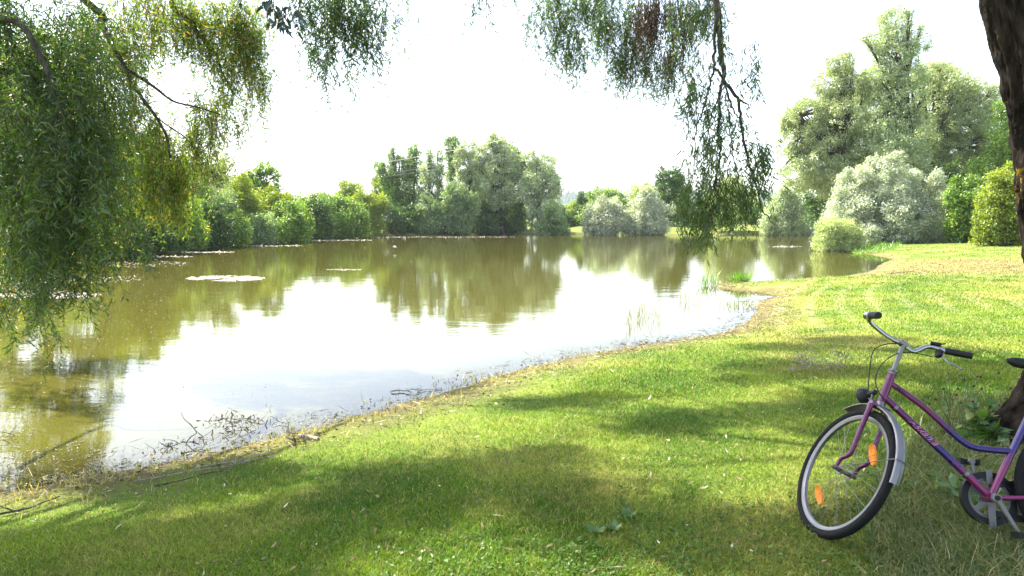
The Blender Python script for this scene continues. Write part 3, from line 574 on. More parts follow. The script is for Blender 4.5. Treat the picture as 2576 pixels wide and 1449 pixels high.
# --------------------------------------------------------- near willows
def strands(P0, n_leaf, step, L, W, g, out=.5, down=1.0, Lr=None, droop=.8):
    """hanging twigs from points P0; returns twig polylines and leaf arrays"""
    n_ = len(P0); m_ = n_leaf
    hd = g.uniform(0, 2 * np.pi, n_); h = np.stack([np.cos(hd), np.sin(hd), np.zeros(n_)], -1) * out * g.uniform(.3, 1.2, n_)[:, None]
    t = np.arange(m_) * step
    dirs = h[:, None] * np.exp(-t * 2.2)[None, :, None] + np.array([0, 0, -down])
    dirs = dirs + np.cumsum(g.normal(0, .06, (n_, m_, 3)), 1)
    dirs = unit(dirs); P = P0[:, None] + np.cumsum(dirs, 1) * step
    return P, dirs
def leafy(name, mat, parent, B, P0, nl, step, L, W, g, out=.5, spread=.75, twig_mat=None, lens=True, cat=.0, hang=.35):
    nl = int(nl * 1.45); P, D = strands(P0, nl, step, L, W, g, out)
    n_ = len(P0); cut = (nl * (.24 + .5 * g.random(n_) + .26 * (g.random(n_) < .12))).astype(int)
    mask = np.arange(nl)[None] < cut[:, None]
    for side in (0, 1):
        pass
    rep = 2
    Pl = np.repeat(P[mask], rep, 0); Dl = np.repeat(D[mask], rep, 0)
    k_ = len(Pl); keep = g.random(k_) < .86; Pl = Pl[keep]; Dl = Dl[keep]; k_ = len(Pl)
    Pl = Pl + g.normal(0, step * .3, Pl.shape)
    sd_ = perp(Dl, g); d = unit(Dl * g.uniform(.35, 1.0, k_)[:, None] + sd_ * spread + np.array([0, 0, -hang]) * g.random(k_)[:, None])
    s = perp(d, g); Ls = L * g.uniform(.5, 1.2, k_); Ws = W * g.uniform(.7, 1.25, k_)
    if cat:
        c_ = g.random(k_) < cat; Ls = np.where(c_, Ls * .45, Ls); Ws = np.where(c_, Ws * .8, Ws)
    if lens: Vv, Ff = lance(Pl - B, d, s, Ls, Ws, g.uniform(-.5, .5, k_))
    else: Vv, Ff = rhomb(Pl - B, d, s, Ls, Ws)
    np_mesh(name, Vv, Ff, mat, parent)
    # twigs: thin three-sided tubes
    sub = P[:, ::2] - B; q = sub.shape[1]; m_n = (np.arange(0, nl, 2)[None] < cut[:, None])
    r = (.0022 * np.linspace(1, .4, q))[None, :, None] * (step / .035)
    a = [0, 2.1, 4.2]; rings = np.stack([sub + r * np.array([math.cos(x), math.sin(x), 0]) for x in a], 2)
    idx = np.arange(n_ * q * 3).reshape(n_, q, 3)
    ok = m_n[:, 1:] ; F_ = []
    for j in range(3):
        jn_ = (j + 1) % 3
        F_.append(np.stack([idx[:, :-1, j], idx[:, :-1, jn_], idx[:, 1:, jn_], idx[:, 1:, j]], -1)[ok])
    return rings.reshape(-1, 3), np.concatenate(F_)
def blobs_points(bl, g, clumpy=0, tassel=1):
    out = []
    if tassel > 1: bl = [(*b_[:5], max(2, int(b_[5] / tassel)), *b_[6:]) for b_ in bl]
    for b_ in bl:
        px, py, rx, ry, D, n_ = b_[:6]
        u = g.normal(size=(n_, 3)) * .52; q_ = np.linalg.norm(u, axis=1, keepdims=True); u = u * np.minimum(1, 1.5 / q_)
        c = at(px, py, D); S_ = np.array([rx / F * D, (b_[6] if len(b_) > 6 else max(.25, rx / F * D * .8)), ry / F * D])
        p = c + u * S_; p[:, 2] += ry / F * D * .25
        if clumpy:
            v = fbm(p[:, 0] + p[:, 1] * .6, p[:, 2] * .8 + p[:, 1] * .5, 81, 3.2, 3); p = p[(v > g.uniform(-.9, clumpy, len(p)))]
        if tassel > 1:                                # several twigs hang close together from one shoot
            k_ = g.integers(tassel // 2, tassel * 2, len(p)); p = np.repeat(p, k_, 0); p = p + g.normal(0, 1, p.shape) * np.array([.065, .065, .13]) * (D / 8) ** .5
        out.append(p)
    return np.concatenate(out)
def px_line(pts, D0, D1=None):
    D1 = D0 if D1 is None else D1; m_ = len(pts)
    return [at(p[0], p[1], D0 + (D1 - D0) * i / (m_ - 1)) for i, p in enumerate(pts)]
def smooth_line(P, sub=4):
    P = np.asarray(P, float); m_ = len(P); Q = np.r_[[2 * P[0] - P[1]], P, [2 * P[-1] - P[-2]]]; out = []
    for i in range(m_ - 1):
        for t in np.linspace(0, 1, sub, endpoint=False):
            a, b, c, d = Q[i:i + 4]
            out.append(.5 * ((2 * b) + (-a + c) * t + (2 * a - 5 * b + 4 * c - d) * t * t + (-a + 3 * b - 3 * c + d) * t ** 3))
    out.append(P[-1]); return np.array(out)

# --- willow whose branches hang in at the left (its trunk stands outside the view)
g = np.random.default_rng(5)
LB = np.array([-7.6, 3.0, 0.]); LB[2] = gz(LB[0], LB[1])
lw = empty('weeping_willow', LB, 'weeping willow whose long leafy branches hang over the water at the left', 'tree', 'willows in the foreground')
mb = MB()
tp = [(0, 0, -.1), (.05, .1, 1.2), (.15, .25, 2.6), (.35, .4, 4.2), (.7, .6, 5.6)]
mb.tube(smooth_line(tp), np.linspace(.42, .26, 17), 14)
mb.build('trunk', M_BARKNEAR, lw)
mb = MB(); fork = LB + np.array([.7, .6, 5.6]); fork2 = LB + np.array([.35, .4, 4.2])
BR = [([(219, 6), (252, 55), (283, 112), (304, 152), (319, 176), (334, 207), (365, 258), (389, 289), (419, 343), (428, 398)], 9, 9.4, .045, fork),
      ([(319, 176), (352, 194), (392, 222), (437, 255), (498, 270), (560, 290)], 9.2, 9.8, .028, None),
      ([(380, -60), (434, 18), (474, 49), (504, 91), (541, 131), (559, 182), (590, 240)], 9.5, 10.5, .035, fork),
      ([(474, 49), (498, 58), (541, 64), (577, 76), (640, 110)], 9.8, 10.2, .02, None),
      ([(-120, 190), (0, 179), (70, 191), (122, 219), (173, 240), (194, 258), (240, 300)], 6.0, 6.0, .035, fork2),
      ([(100, 210), (122, 267), (131, 304), (128, 395), (120, 520), (128, 620), (115, 700)], 6.0, 5.8, .02, None),
      ([(-120, 30), (0, 45), (46, 58), (76, 91), (110, 160), (150, 260), (165, 390), (180, 500), (178, 620)], 5.7, 5.5, .03, fork2),
      ([(-100, 200), (0, 264), (30, 292), (76, 322), (150, 380), (210, 430), (235, 500)], 8, 7.5, .025, fork2),
      ([(200, 240), (215, 330), (225, 420), (228, 480)], 6, 6, .012, None), ([(-60, 420), (10, 470), (50, 560), (40, 650)], 6.2, 5.8, .016, fork2),
      ([(365, 258), (400, 300), (470, 350), (505, 400)], 9.2, 10, .015, None)]
ends = []
for pts, d0, d1, r0, src in BR:
    P = px_line(pts, d0, d1)
    if src is not None:
        a = P[0]; mid = (src + a) / 2 + np.array([0, 0, .5]); 
        mb.tube(smooth_line([src - LB, mid - LB] + [p - LB for p in P]), np.r_[np.linspace(r0 * 2.2, r0, 8), np.linspace(r0, r0 * .3, (len(P) + 1) * 4 + 1 - 8)], 7)
    else: mb.tube(smooth_line([p - LB for p in P]), np.linspace(r0, r0 * .25, (len(P) - 1) * 4 + 1), 6)
mb.build('limb', M_TWIG, lw)
near = [(70, 60, 150, 110, 6.0, 330), (200, 90, 80, 110, 6.2, 150), (110, 200, 170, 120, 5.8, 380), (160, 330, 150, 110, 5.8, 360), (250, 290, 70, 100, 6.3, 120), (60, 330, 110, 130, 6.2, 260),
        (200, 440, 120, 90, 5.6, 260), (90, 470, 120, 110, 5.8, 300), (150, 560, 95, 70, 5.5, 170), (40, 590, 70, 100, 5.8, 130), (215, 540, 45, 60, 5.5, 60), (140, 640, 60, 50, 5.4, 70),
        (165, 690, 55, 25, 5.3, 45), (20, 680, 50, 60, 5.6, 55), (25, 750, 35, 20, 5.6, 16), (245, 500, 24, 60, 5.3, 26)]
LN_V = []; LN_F = []; off = 0
def addtw(v, f):
    global off
    LN_V.append(v); LN_F.append(f + off); off += len(v)
near = [(*n_[:5], int(n_[5] * (.56 if n_[1] < 480 else .46))) for n_ in near]
addtw(*leafy('foliage', M_WILLOW, lw, LB, blobs_points(near, g, 0, 7), 17, .034, .083, .0115, g, out=.7, cat=.06, spread=1.0, hang=.25))
mid_ = [(300, 60, 120, 70, 9.5, 380), (250, 160, 100, 90, 9.5, 340), (320, 215, 60, 60, 9.6, 170), (360, 300, 90, 80, 9.8, 330), (300, 330, 100, 100, 9.5, 330), (430, 330, 90, 45, 10, 200), (500, 300, 60, 35, 10, 110),
        (470, 25, 100, 40, 10, 260), (570, 30, 70, 45, 10, 190), (610, 90, 50, 45, 10.2, 140), (540, 110, 50, 35, 10.2, 100), (590, 170, 60, 50, 10.4, 210), (640, 150, 35, 60, 10.4, 80), (560, 220, 45, 40, 10.4, 110), (645, 205, 28, 30, 10.4, 40), (600, 235, 40, 26, 10.4, 50),
        (500, 160, 22, 50, 10.2, 40), (400, 90, 50, 40, 10, 110), (370, 395, 90, 50, 9.6, 230), (440, 395, 50, 50, 10, 120), (470, 360, 45, 35, 10, 70), (330, 450, 80, 50, 9.4, 190), (430, 440, 40, 36, 9.8, 70), (280, 500, 60, 40, 9.2, 100), (530, 335, 30, 25, 10, 30)]
mid_ = [(*n_[:5], int(n_[5] * .36)) for n_ in mid_] + [(430, 15, 90, 40, 9.8, 130), (520, 45, 70, 50, 10, 90), (640, 100, 40, 60, 10.3, 70), (570, 290, 60, 36, 10.2, 80), (500, 262, 50, 26, 10, 70), (640, 20, 40, 30, 10.2, 90), (420, 430, 60, 50, 9.8, 120), (640, 190, 30, 60, 10.4, 60), (300, 120, 110, 110, 9.5, 160), (600, 60, 60, 60, 10, 70)]
addtw(*leafy('foliage', M_WILLOW_BACKLIT, lw, LB, blobs_points(mid_, g, 0, 8), 15, .046, .088, .0135, g, out=.8, cat=.2, spread=1.1, hang=.2))
mid2 = [(60, 420, 120, 140, 10.5, 330), (60, 560, 110, 110, 10, 260), (200, 560, 60, 60, 10, 90), (-80, 300, 100, 250, 9, 300), (40, 250, 120, 120, 11, 220)]
addtw(*leafy('foliage', M_WILLOW_BACKLIT, lw, LB, blobs_points(mid2, g, 0, 7), 15, .046, .09, .0145, g, out=.6, cat=.2, lens=False))
np_mesh('twig', np.concatenate(LN_V), np.concatenate(LN_F), M_TWIG, lw)

# --- willow at the right: trunk in view, crown overhead, branches hanging in from the top
TB = np.array([3.80, 4.35, 0.]); TB[2] = gz(TB[0], TB[1])
rw = empty('old_willow', TB, 'old willow with thick furrowed bark trunk at the right edge behind the bicycle', 'tree', 'willows in the foreground')
zs = np.r_[np.linspace(-.15, 1.2, 90), np.linspace(1.215, 6.4, 300)]
th = np.linspace(0, 2 * np.pi, 420, endpoint=False); ZZ, TT = np.meshgrid(zs, th, indexing='ij')
_e = [at(x, y, 4.42) for x, y in ((2640, 860), (2600, 740), (2577, 655), (2560, 500), (2545, 330), (2520, 170), (2476, 0))]
_z = [0., .5] + [e[2] - TB[2] for e in _e] + [5, 6.4]; _x = [0.0, .06] + [e[0] - TB[0] + .425 for e in _e] + [_e[-1][0] - TB[0] + .1, _e[-1][0] - TB[0] - .1]
cxl = np.interp(zs, _z, _x)
rr0 = np.interp(zs, [-.2, 0, .12, .3, .5, 1.0, 1.5, 2.4, 3.2, 3.8, 6.4], [.80, .66, .52, .43, .385, .36, .345, .335, .345, .36, .30])
lob = 1 + np.interp(ZZ, [-.2, .7], [.16, .02]) * np.sin(TT * 5 + .6) + .05 * np.sin(TT * 2 + 1.)
wob = TT + .10 * np.sin(ZZ * 2.6) + .05 * np.sin(ZZ * 7.1 + TT * 2)
xa, ya = np.cos(TT), np.sin(TT); sh_ = fbm(xa * 2, ya * 2 + ZZ * 1.5, 35, 1.5, 3) * .35
rid = 1 - np.abs(fbm((TT + sh_) * 9, ZZ * 1.1, 36, 1.5, 4)) * 1.5; rid = .6 * rid + .4 * (1 - np.abs(fbm((TT + sh_) * 21, ZZ * 3.2, 37, 1.5, 3)) * 1.5)
nz_ = fbm(TT * 3.3 * 3, ZZ * 5, 31, 1.2, 5); nz2 = fbm(TT * 9, ZZ * 14, 32, 2.0, 4)
RR_ = rr0[:, None] * lob + (rid - .6) * .075 + nz_ * .018 + nz2 * .012
Vt = np.stack([cxl[:, None] + RR_ * np.cos(TT), RR_ * np.sin(TT) + .03 * ZZ, ZZ], -1).reshape(-1, 3)
k1, k2 = len(zs), len(th); ii, jj = np.meshgrid(np.arange(k1 - 1), np.arange(k2), indexing='ij'); jn = (jj + 1) % k2
tf = np.stack([ii * k2 + jj, ii * k2 + jn, (ii + 1) * k2 + jn, (ii + 1) * k2 + jj], -1).reshape(-1, 4)
np_mesh('trunk', Vt, tf, M_BARKNEAR, rw, smooth=True)
# limbs of the crown
mb = MB(); topc = np.array([-.6, .2, 6.3])
crown_targets = [(-2.5, 3.5, 9.0), (-5.5, 3.0, 8.2), (-8.0, 4.6, 7.6), (-1.0, 5.2, 9.5), (-4.5, 6.0, 8.8), (2.5, 3.0, 9.0), (0.5, 0.5, 10), (-3.0, -1.0, 9.0), (-6.8, 0.5, 8.5)]
for t in crown_targets:
    e = branchy(mb, topc, np.array(t), .10, .03, .06, g, 8, 9)
    for q in range(5): branchy(mb, e[g.integers(3, 8)], np.array(t) + g.normal(0, 1.2, 3), .03, .008, .08, g, 5, 6)
HB = [([(1801, -160), (1801, 0), (1806, 32), (1811, 79), (1814, 143), (1820, 178), (1820, 203)], .034, .024), ([(1820, 203), (1812, 238), (1809, 302), (1807, 340), (1815, 349), (1811, 385), (1803, 432), (1793, 472), (1776, 523)], .021, .006),
      ([(1803, 440), (1799, 480), (1796, 501), (1789, 536)], .012, .005), ([(1820, 203), (1836, 222), (1855, 248), (1861, 286), (1868, 333), (1877, 381), (1890, 440), (1903, 472), (1917, 523), (1936, 553)], .022, .006),
      ([(1804, -40), (1800, 48), (1798, 127), (1796, 168), (1806, 178), (1816, 192)], .018, .016), ([(1796, 171), (1782, 228), (1763, 286), (1750, 333), (1748, 400), (1738, 470)], .012, .004),
      ([(1821, 210), (1839, 260), (1848, 285), (1862, 300)], .011, .008), ([(1833, 275), (1836, 333), (1845, 397), (1852, 428), (1868, 500), (1882, 560)], .009, .003), ([(1812, 238), (1790, 290), (1780, 340), (1778, 420)], .008, .003),
      ([(1857, 250), (1872, 258), (1884, 266)], .014, .008), ([(1815, 352), (1798, 370), (1785, 395), (1770, 450), (1768, 520)], .009, .003), ([(1862, 290), (1878, 320), (1895, 380), (1905, 420)], .005, .002),
      ([(1816, 110), (1830, 125), (1848, 150), (1852, 180)], .007, .003), ([(1700, -60), (1706, 20), (1712, 60)], .012, .005)]
fk = np.array([-2.5, 3.5, 9.0]) + TB
for i, (pts, r0, r1) in enumerate(HB):
    P = px_line(pts, 8.0, 8.0); P = [p - TB for p in P]
    if i == 0: P = [np.array([-2.5, 3.5, 8.9]), (np.array([-2.5, 3.5, 8.9]) + P[0]) / 2 + np.array([0, 0, .9])] + P
    q = smooth_line(P); q[1:-1] += g.normal(0, .006, q[1:-1].shape); mb.tube(q, np.linspace(r0 * (1.5 if i == 0 else 1), r1, len(q)), 8)
for px, py, dd, t in [(860, -150, 8.5, 1), (1390, -120, 11, 4), (1540, -120, 11.5, 4), (1700, -110, 9, 0), (1205, -90, 9, 1), (690, -120, 4.8, 8), (1620, -90, 11.5, 4)]:
    src = np.array(crown_targets[t]); e = at(px, py, dd) - TB; branchy(mb, src, e, .04, .014, .04, g, 6, 6)
    branchy(mb, e, at(px + g.uniform(-20, 20), 40, dd) - TB, .013, .004, .05, g, 6, 5)
mb.build('limb', M_TWIG, rw)
LN_V = []; LN_F = []; off = 0
hang = [(1765, 170, 50, 60, 8, 34), (1735, 230, 40, 50, 8, 34), (1880, 150, 45, 50, 8, 22), (1900, 190, 26, 40, 8, 12), (1800, 280, 55, 70, 8, 70), (1730, 300, 30, 50, 8, 18), (1850, 330, 45, 60, 8, 40), (1790, 380, 60, 60, 8, 75), (1905, 385, 34, 40, 8, 55), (1925, 400, 18, 26, 8, 18),
        (1770, 460, 66, 60, 8, 105), (1860, 470, 50, 60, 8, 55), (1900, 450, 30, 40, 8, 24), (1760, 520, 55, 50, 8, 75), (1810, 530, 50, 50, 8, 55), (1870, 530, 28, 50, 8, 28), (1760, 570, 40, 20, 8, 22), (1800, 40, 20, 40, 8, 10), (1745, 590, 18, 16, 8, 9), (1820, 90, 20, 40, 8, 8)]
hang = [(a, b - 8, c * .95, d * .9, e, int(f * .66)) for a, b, c, d, e, f in hang]
addtw(*leafy('foliage', M_WILLOW, rw, TB, blobs_points(hang, g), 11, .040, .10, .0150, g, out=.6, cat=.15, hang=.7))
hang2 = [(860, -10, 110, 30, 8.3, 300), (810, 40, 60, 60, 8.3, 130), (890, 60, 55, 50, 8.3, 130), (850, 110, 65, 34, 8.3, 80), (930, 40, 26, 70, 8.3, 40), (800, 130, 30, 30, 8.3, 26), (870, 155, 34, 22, 8.3, 24), (965, -10, 20, 22, 8.3, 12), (1205, -20, 20, 22, 9, 18),
         (1375, 20, 32, 44, 11, 90), (1400, 60, 34, 55, 11, 110), (1430, 110, 28, 36, 11, 80), (1425, -5, 60, 22, 11, 120), (1530, 30, 50, 50, 11.4, 200), (1535, 90, 46, 44, 11.4, 170), (1555, 140, 34, 26, 11.4, 60), (1610, 60, 46, 55, 11.4, 130), (1660, 110, 36, 40, 11.4, 70), (1640, 180, 30, 20, 11.4, 28), (1680, 150, 26, 30, 11.4, 26), (1700, 60, 36, 50, 10, 60), (1740, 20, 34, 30, 10, 40)]
hang2 = [(*n_[:5], int(n_[5] * .5)) for n_ in hang2] + [(1480, -5, 130, 22, 11.2, 110), (1470, 40, 26, 44, 11, 50), (1690, 170, 36, 40, 11, 50), (1590, 110, 30, 50, 11.4, 90), (950, 60, 24, 50, 8.3, 24), (780, 80, 30, 60, 8.3, 40), (1780, 10, 60, 24, 9, 60), (1440, 150, 20, 26, 11, 26), (1560, 170, 34, 24, 11.4, 60), (1630, 150, 30, 40, 11.4, 60)]
addtw(*leafy('foliage', M_WILLOW, rw, TB, blobs_points(hang2, g, 0, 8), 13, .042, .095, .0140, g, out=.6, cat=.15, hang=.6, spread=.95))
dead = [(1640, 20, 50, 40, 10.2, 130), (1630, 70, 26, 40, 10.2, 50), (1700, 40, 46, 40, 10.2, 90), (1730, 90, 24, 46, 10.2, 34), (1690, 110, 26, 30, 10.2, 26), (1765, 10, 26, 40, 10.2, 24)]
addtw(*leafy('withered_foliage', M_DEADLEAF, rw, TB, blobs_points(dead, g), 14, .032, .06, .013, g, out=.12, spread=.3, cat=.2, hang=1.2))
np_mesh('twig', np.concatenate(LN_V), np.concatenate(LN_F), M_TWIG, rw)
# crown overhead: leafy clumps along the light that reaches the lawn (it shades the foreground)
SHD = [(60, 1262, 300, 26, 1.), (120, 1340, 460, 80, 1.), (470, 1275, 300, 56, 1.), (330, 1410, 480, 60, 1.), (800, 1225, 270, 50, 1.), (1120, 1140, 290, 44, 1.), (1340, 1120, 120, 30, 1.), (1000, 1225, 300, 44, 1.), (1380, 1215, 260, 34, .9), (1560, 1295, 300, 46, 1.), (1760, 1380, 300, 50, .9),
       (640, 1330, 280, 40, 1.), (1900, 1020, 300, 18, .9), (1660, 1045, 170, 16, .9), (1930, 902, 110, 14, .9), (2150, 930, 300, 16, .9), (2480, 945, 200, 26, .9), (2200, 1000, 240, 22, .7), (2080, 1070, 120, 16, .8), (2420, 1240, 260, 130, 1.), (2200, 1390, 320, 50, .9), (2560, 1080, 200, 100, 1.), (720, 1446, 200, 16, .8), (200, 1520, 500, 50, 1.), (1500, 1620, 600, 80, .8), (2300, 1560, 400, 90, .9)]
cl = []
for px, py, rx, ry, dn in SHD:
    c0 = on_z(px, py, .45); ex = on_z(px + rx, py, .45)[0] - c0[0]; ey0 = on_z(px, py - ry, .45)[1]; ey1 = on_z(px, py + ry, .45)[1]
    area = math.pi * ex * (ey0 - ey1) / 2; n_ = int(area * 78 * dn) + 3
    u = rng.normal(size=(n_, 2)); u = unit(u) * (rng.random(n_) ** .62)[:, None]; u *= (1 + .25 * np.sin(np.arctan2(u[:, 1], u[:, 0]) * 5 + px))[:, None]
    gp = on_z(px + u[:, 0] * rx, py + u[:, 1] * ry, .45)
    tt = rng.uniform(9.5, 12, n_); cp = gp + SUN * tt[:, None]
    X_, Y_ = project(cp); bad = (Y_ > -60) & (X_ > -200) & (X_ < 2800) & (cp[:, 1] > 0)
    cp[bad] += SUN * ((Y_[bad] + 260) / 60)[:, None]
    cl.append(cp)
bp_ = np.array([2.05, 3.2, 1.0]) + rng.uniform(-1, 1, (260, 3)) * [.85, .3, .55]; cl.append(bp_ + SUN * rng.uniform(8.8, 10.5, (260, 1)))
cl = np.concatenate(cl); idx = np.repeat(np.arange(len(cl)), 34)
Pc = cl[idx] + rng.normal(0, .13, (len(idx), 3))
X_, Y_ = project(Pc); okc = ~((Y_ > -15) & (X_ > -150) & (X_ < 2726) & (Pc[:, 1] > 0)); Pc = Pc[okc]
dd_ = unit(rdir(len(Pc)) + np.array([0, 0, -.8]))
Vv, Ff = rhomb(Pc - TB, dd_, perp(dd_), rng.uniform(.10, .18, len(Pc)), rng.uniform(.026, .04, len(Pc)))
np_mesh('crown', Vv, Ff, M_CANOPY, rw)
# broad dark leaves dangling close to the lens
bp = at(690, -60, 4.7); bw = []
P = blobs_points([(655, -10, 26, 18, 4.7, 5), (700, 0, 40, 26, 4.7, 9), (712, 40, 14, 26, 4.7, 4), (745, 10, 24, 14, 4.7, 4)], g)
v_, f_ = leafy('broad_leaf', pbr('dark_broad_leaf', (.035, .06, .05), .45), rw, TB, P, 5, .03, .07, .024, g, out=.5, spread=.9, hang=1.0)
np_mesh('leaf_stalk', v_, f_, M_TWIG, rw)['kind'] = 'stuff'; bpy.data.objects['broad_leaf']['kind'] = 'stuff'

# --------------------------------------------------------- lawn grass
def blades(name, px, py, hfun, label, mat, cat='grass', wmul=1.0, lean=.85, seed=1, dens_sd=True, stuff=True):
    g = np.random.default_rng(seed)
    P = on_ground(px, py); sd = shore_sd(P[:, 0], P[:, 1]); P[:, 2] = height_sd(P[:, 0], P[:, 1], sd) - .004
    dist = np.hypot(P[:, 0], P[:, 1]); patch = fbm(P[:, 0], P[:, 1], 40, 2.2, 4)
    pr = np.where(sd < 1.6, np.clip((sd - .25 + patch * .5) / 1.5, .03, 1), 1)
    ok = (sd > .02) & (dist < 60) & (g.random(len(P)) < pr); P = P[ok]; sd = sd[ok]; dist = dist[ok]; patch = patch[ok]; px = px[ok]; py = py[ok]
    n_ = len(P); h = hfun(P, px, py, dist, patch, g) * g.uniform(.5, 1.3, n_); w = np.maximum(.0038, .00085 * dist) * wmul * g.uniform(.7, 1.3, n_)
    a = g.uniform(0, 2 * np.pi, n_); s = np.stack([np.cos(a), np.sin(a), 0 * a], -1) * w[:, None] / 2
    b = g.uniform(0, 2 * np.pi, n_); ln = np.stack([np.cos(b), np.sin(b), 0 * b], -1) * (h * lean * g.uniform(.3, 1.5, n_))[:, None]
    up = np.array([0, 0, 1.])
    m1 = P + ln * .35 + up * (h * .6)[:, None]; t = P + ln + up * (h * g.uniform(.75, 1.0, n_))[:, None]
    V_ = np.stack([P - s, P + s, m1 + s * .8, m1 - s * .8, t], 1).reshape(-1, 3)
    k = np.arange(n_)[:, None, None] * 5; T_ = (k + np.array([[0, 1, 2], [0, 2, 3], [3, 2, 4]])[None]).reshape(-1, 3)
    o = np_mesh(name, V_, T_, mat, attrs={'shore': np.repeat(sd, 5)})
    return tag(o, label, cat, kind='stuff')
g = np.random.default_rng(77)
NB = 760000
gx = g.uniform(-350, 2926, NB); gy = np.r_[g.uniform(600, 1750, int(NB * .8)), g.uniform(600, 1000, NB - int(NB * .8))]
def hf(P, px, py, dist, patch, g):
    return (.030 + .012 * patch) * (1 + .02 * dist) * np.where(dist > 25, .8, 1)
blades('lawn_grass', gx, gy, hf, 'short mown sunlit and shaded lawn grass covering the bank', M_BLADE, seed=3)
# taller unmown grass round the trunk and under the bicycle
k_ = 26000; tx = np.r_[g.normal(2420, 130, k_), g.uniform(2150, 2800, k_ // 2)]; ty = np.r_[g.normal(1250, 120, k_), g.uniform(1080, 1600, k_ // 2)]
ok = (tx > 2180 + np.maximum(0, 1250 - ty) * .75) & (tx < 2950) & (ty > 1000); tx = tx[ok]; ty = ty[ok]
M_TALL = leaf_mat('long_grass_blade', (.06, .11, .018), (.11, .16, .035), (.34, .29, .13), 2.5, .4, .05, .2)
blades('long_grass', tx, ty, lambda P, px, py, d, pt, g: .07 + .09 * np.clip((px - 2200) / 250, 0, 1) * g.random(len(px)), 'longer unmown grass round the trunk and under the bicycle', M_TALL, seed=4, lean=1.0)
# broad leaved lawn weeds and clover
kx = np.r_[g.uniform(300, 2500, 2600), g.normal(1500, 260, 1300), g.normal(2350, 160, 2200)]; ky = np.r_[g.uniform(1080, 1640, 2600), g.normal(1340, 80, 1300), g.normal(1300, 130, 2200)]
P = on_ground(kx, ky); sd = shore_sd(P[:, 0], P[:, 1]); pt = fbm(P[:, 0], P[:, 1], 51, 2.5, 3)
ok = (sd > 1.4) & (np.hypot(P[:, 0], P[:, 1]) < 12) & (pt > -.25); P = P[ok]; P[:, 2] += g.uniform(.012, .035, len(P))
P = np.repeat(P, 3, 0) + g.normal(0, .008, (len(P) * 3, 3)); n_ = len(P)
d = unit(rdir(n_, g) * np.array([1, 1, .35]) + np.array([0, 0, .15])); s = unit(np.cross(d, unit(np.array([0, 0, 1.]) + rdir(n_, g) * .45)))
Ls = g.uniform(.009, .021, n_) * np.where(g.random(n_) < .05, 1.7, 1); Vv, Ff = lance(P, d, s, Ls, Ls * g.uniform(.5, .9, n_), g.uniform(-.3, .3, n_))
M_WEED = leaf_mat('lawn_weed_leaf', (.04, .09, .015), (.08, .15, .03), (.12, .2, .06), 3, .3, .015, .1)
tag(np_mesh('lawn_weeds', Vv, Ff, M_WEED), 'clover and broad leaved weeds low in the shaded lawn', 'weeds', kind='stuff')
# fallen leaves, chips and pale petals scattered on the lawn
kx = g.uniform(-100, 2700, 1100); ky = g.uniform(640, 1560, 1100); P = on_ground(kx, ky); sd = shore_sd(P[:, 0], P[:, 1]); ok = (sd > .5) & (np.hypot(P[:, 0], P[:, 1]) < 30); P = P[ok]; P[:, 2] += .03
n_ = len(P); d = unit(rdir(n_, g) * np.array([1, 1, .25])); s = unit(np.cross(d, unit(np.array([0, 0, 1.]) + rdir(n_, g) * .5))); Ls = g.uniform(.02, .055, n_) * g.choice([.6, 1], n_)
Vv, Ff = lance(P, d, s, Ls, Ls * .32, g.uniform(-.6, .6, n_)); M_LITTER = leaf_mat('fallen_leaf', (.12, .09, .045), (.26, .2, .09), (.5, .47, .36), 20, .15, .02, .2)
tag(np_mesh('fallen_leaves', Vv, Ff, M_LITTER), 'dry fallen willow leaves scattered over the lawn', 'leaves', kind='stuff')

# --------------------------------------------------------- shoreline
def along_shore(n_, lo, hi, g, i0=0, i1=26):
    A = SH[i0:i1]; B = SH[i0 + 1:i1 + 1]; L = np.linalg.norm(B - A, axis=1); dmid = np.hypot(*((A + B) / 2).T)
    w = L / np.maximum(dmid, 3) ** 1.3; k = g.choice(len(A), n_, p=w / w.sum()); t = g.random(n_)[:, None]
    p = A[k] * (1 - t) + B[k] * t; e = unit(B[k] - A[k]); nrm = np.stack([e[:, 1], -e[:, 0]], -1)
    q = g.uniform(lo, hi, n_)[:, None]; p1 = p + nrm * q
    return p1
# litter: brown twigs, straw and dead leaf bits in a band along the water
p = along_shore(60000, -1.6, 1.6, g); sd = shore_sd(p[:, 0], p[:, 1]); z = np.maximum(height_sd(p[:, 0], p[:, 1], sd), 0) + .006
pr = np.where(sd > 0, np.exp(-((sd - .35) / .6) ** 2), np.exp(-(sd / .35) ** 2) * .55) * (.55 + .7 * fbm(p[:, 0], p[:, 1], 60, 2.4, 4)); ok = (g.random(len(p)) < pr) & (sd > -1.0)
P = np.c_[p[ok], z[ok]]; n_ = len(P); dist = np.hypot(P[:, 0], P[:, 1])
d = unit(rdir(n_, g) * np.array([1, 1, .22]) + np.array([0, 0, .05])); s = perp(d, g); thin = g.random(n_) < .6
Ls = np.where(thin, g.uniform(.05, .22, n_), g.uniform(.015, .05, n_)); Ws = np.where(thin, np.maximum(.004, .0006 * dist), Ls * .4)
Vv, Ff = rhomb(P, d, s, Ls, Ws); M_SHORE = leaf_mat('shore_litter', (.05, .035, .022), (.20, .15, .085), (.48, .4, .26), 9, .05, .04, .22)
tag(np_mesh('shore_litter', Vv, Ff, M_SHORE), 'brown twigs, straw and dead leaves washed up along the waterline', 'litter', kind='stuff')
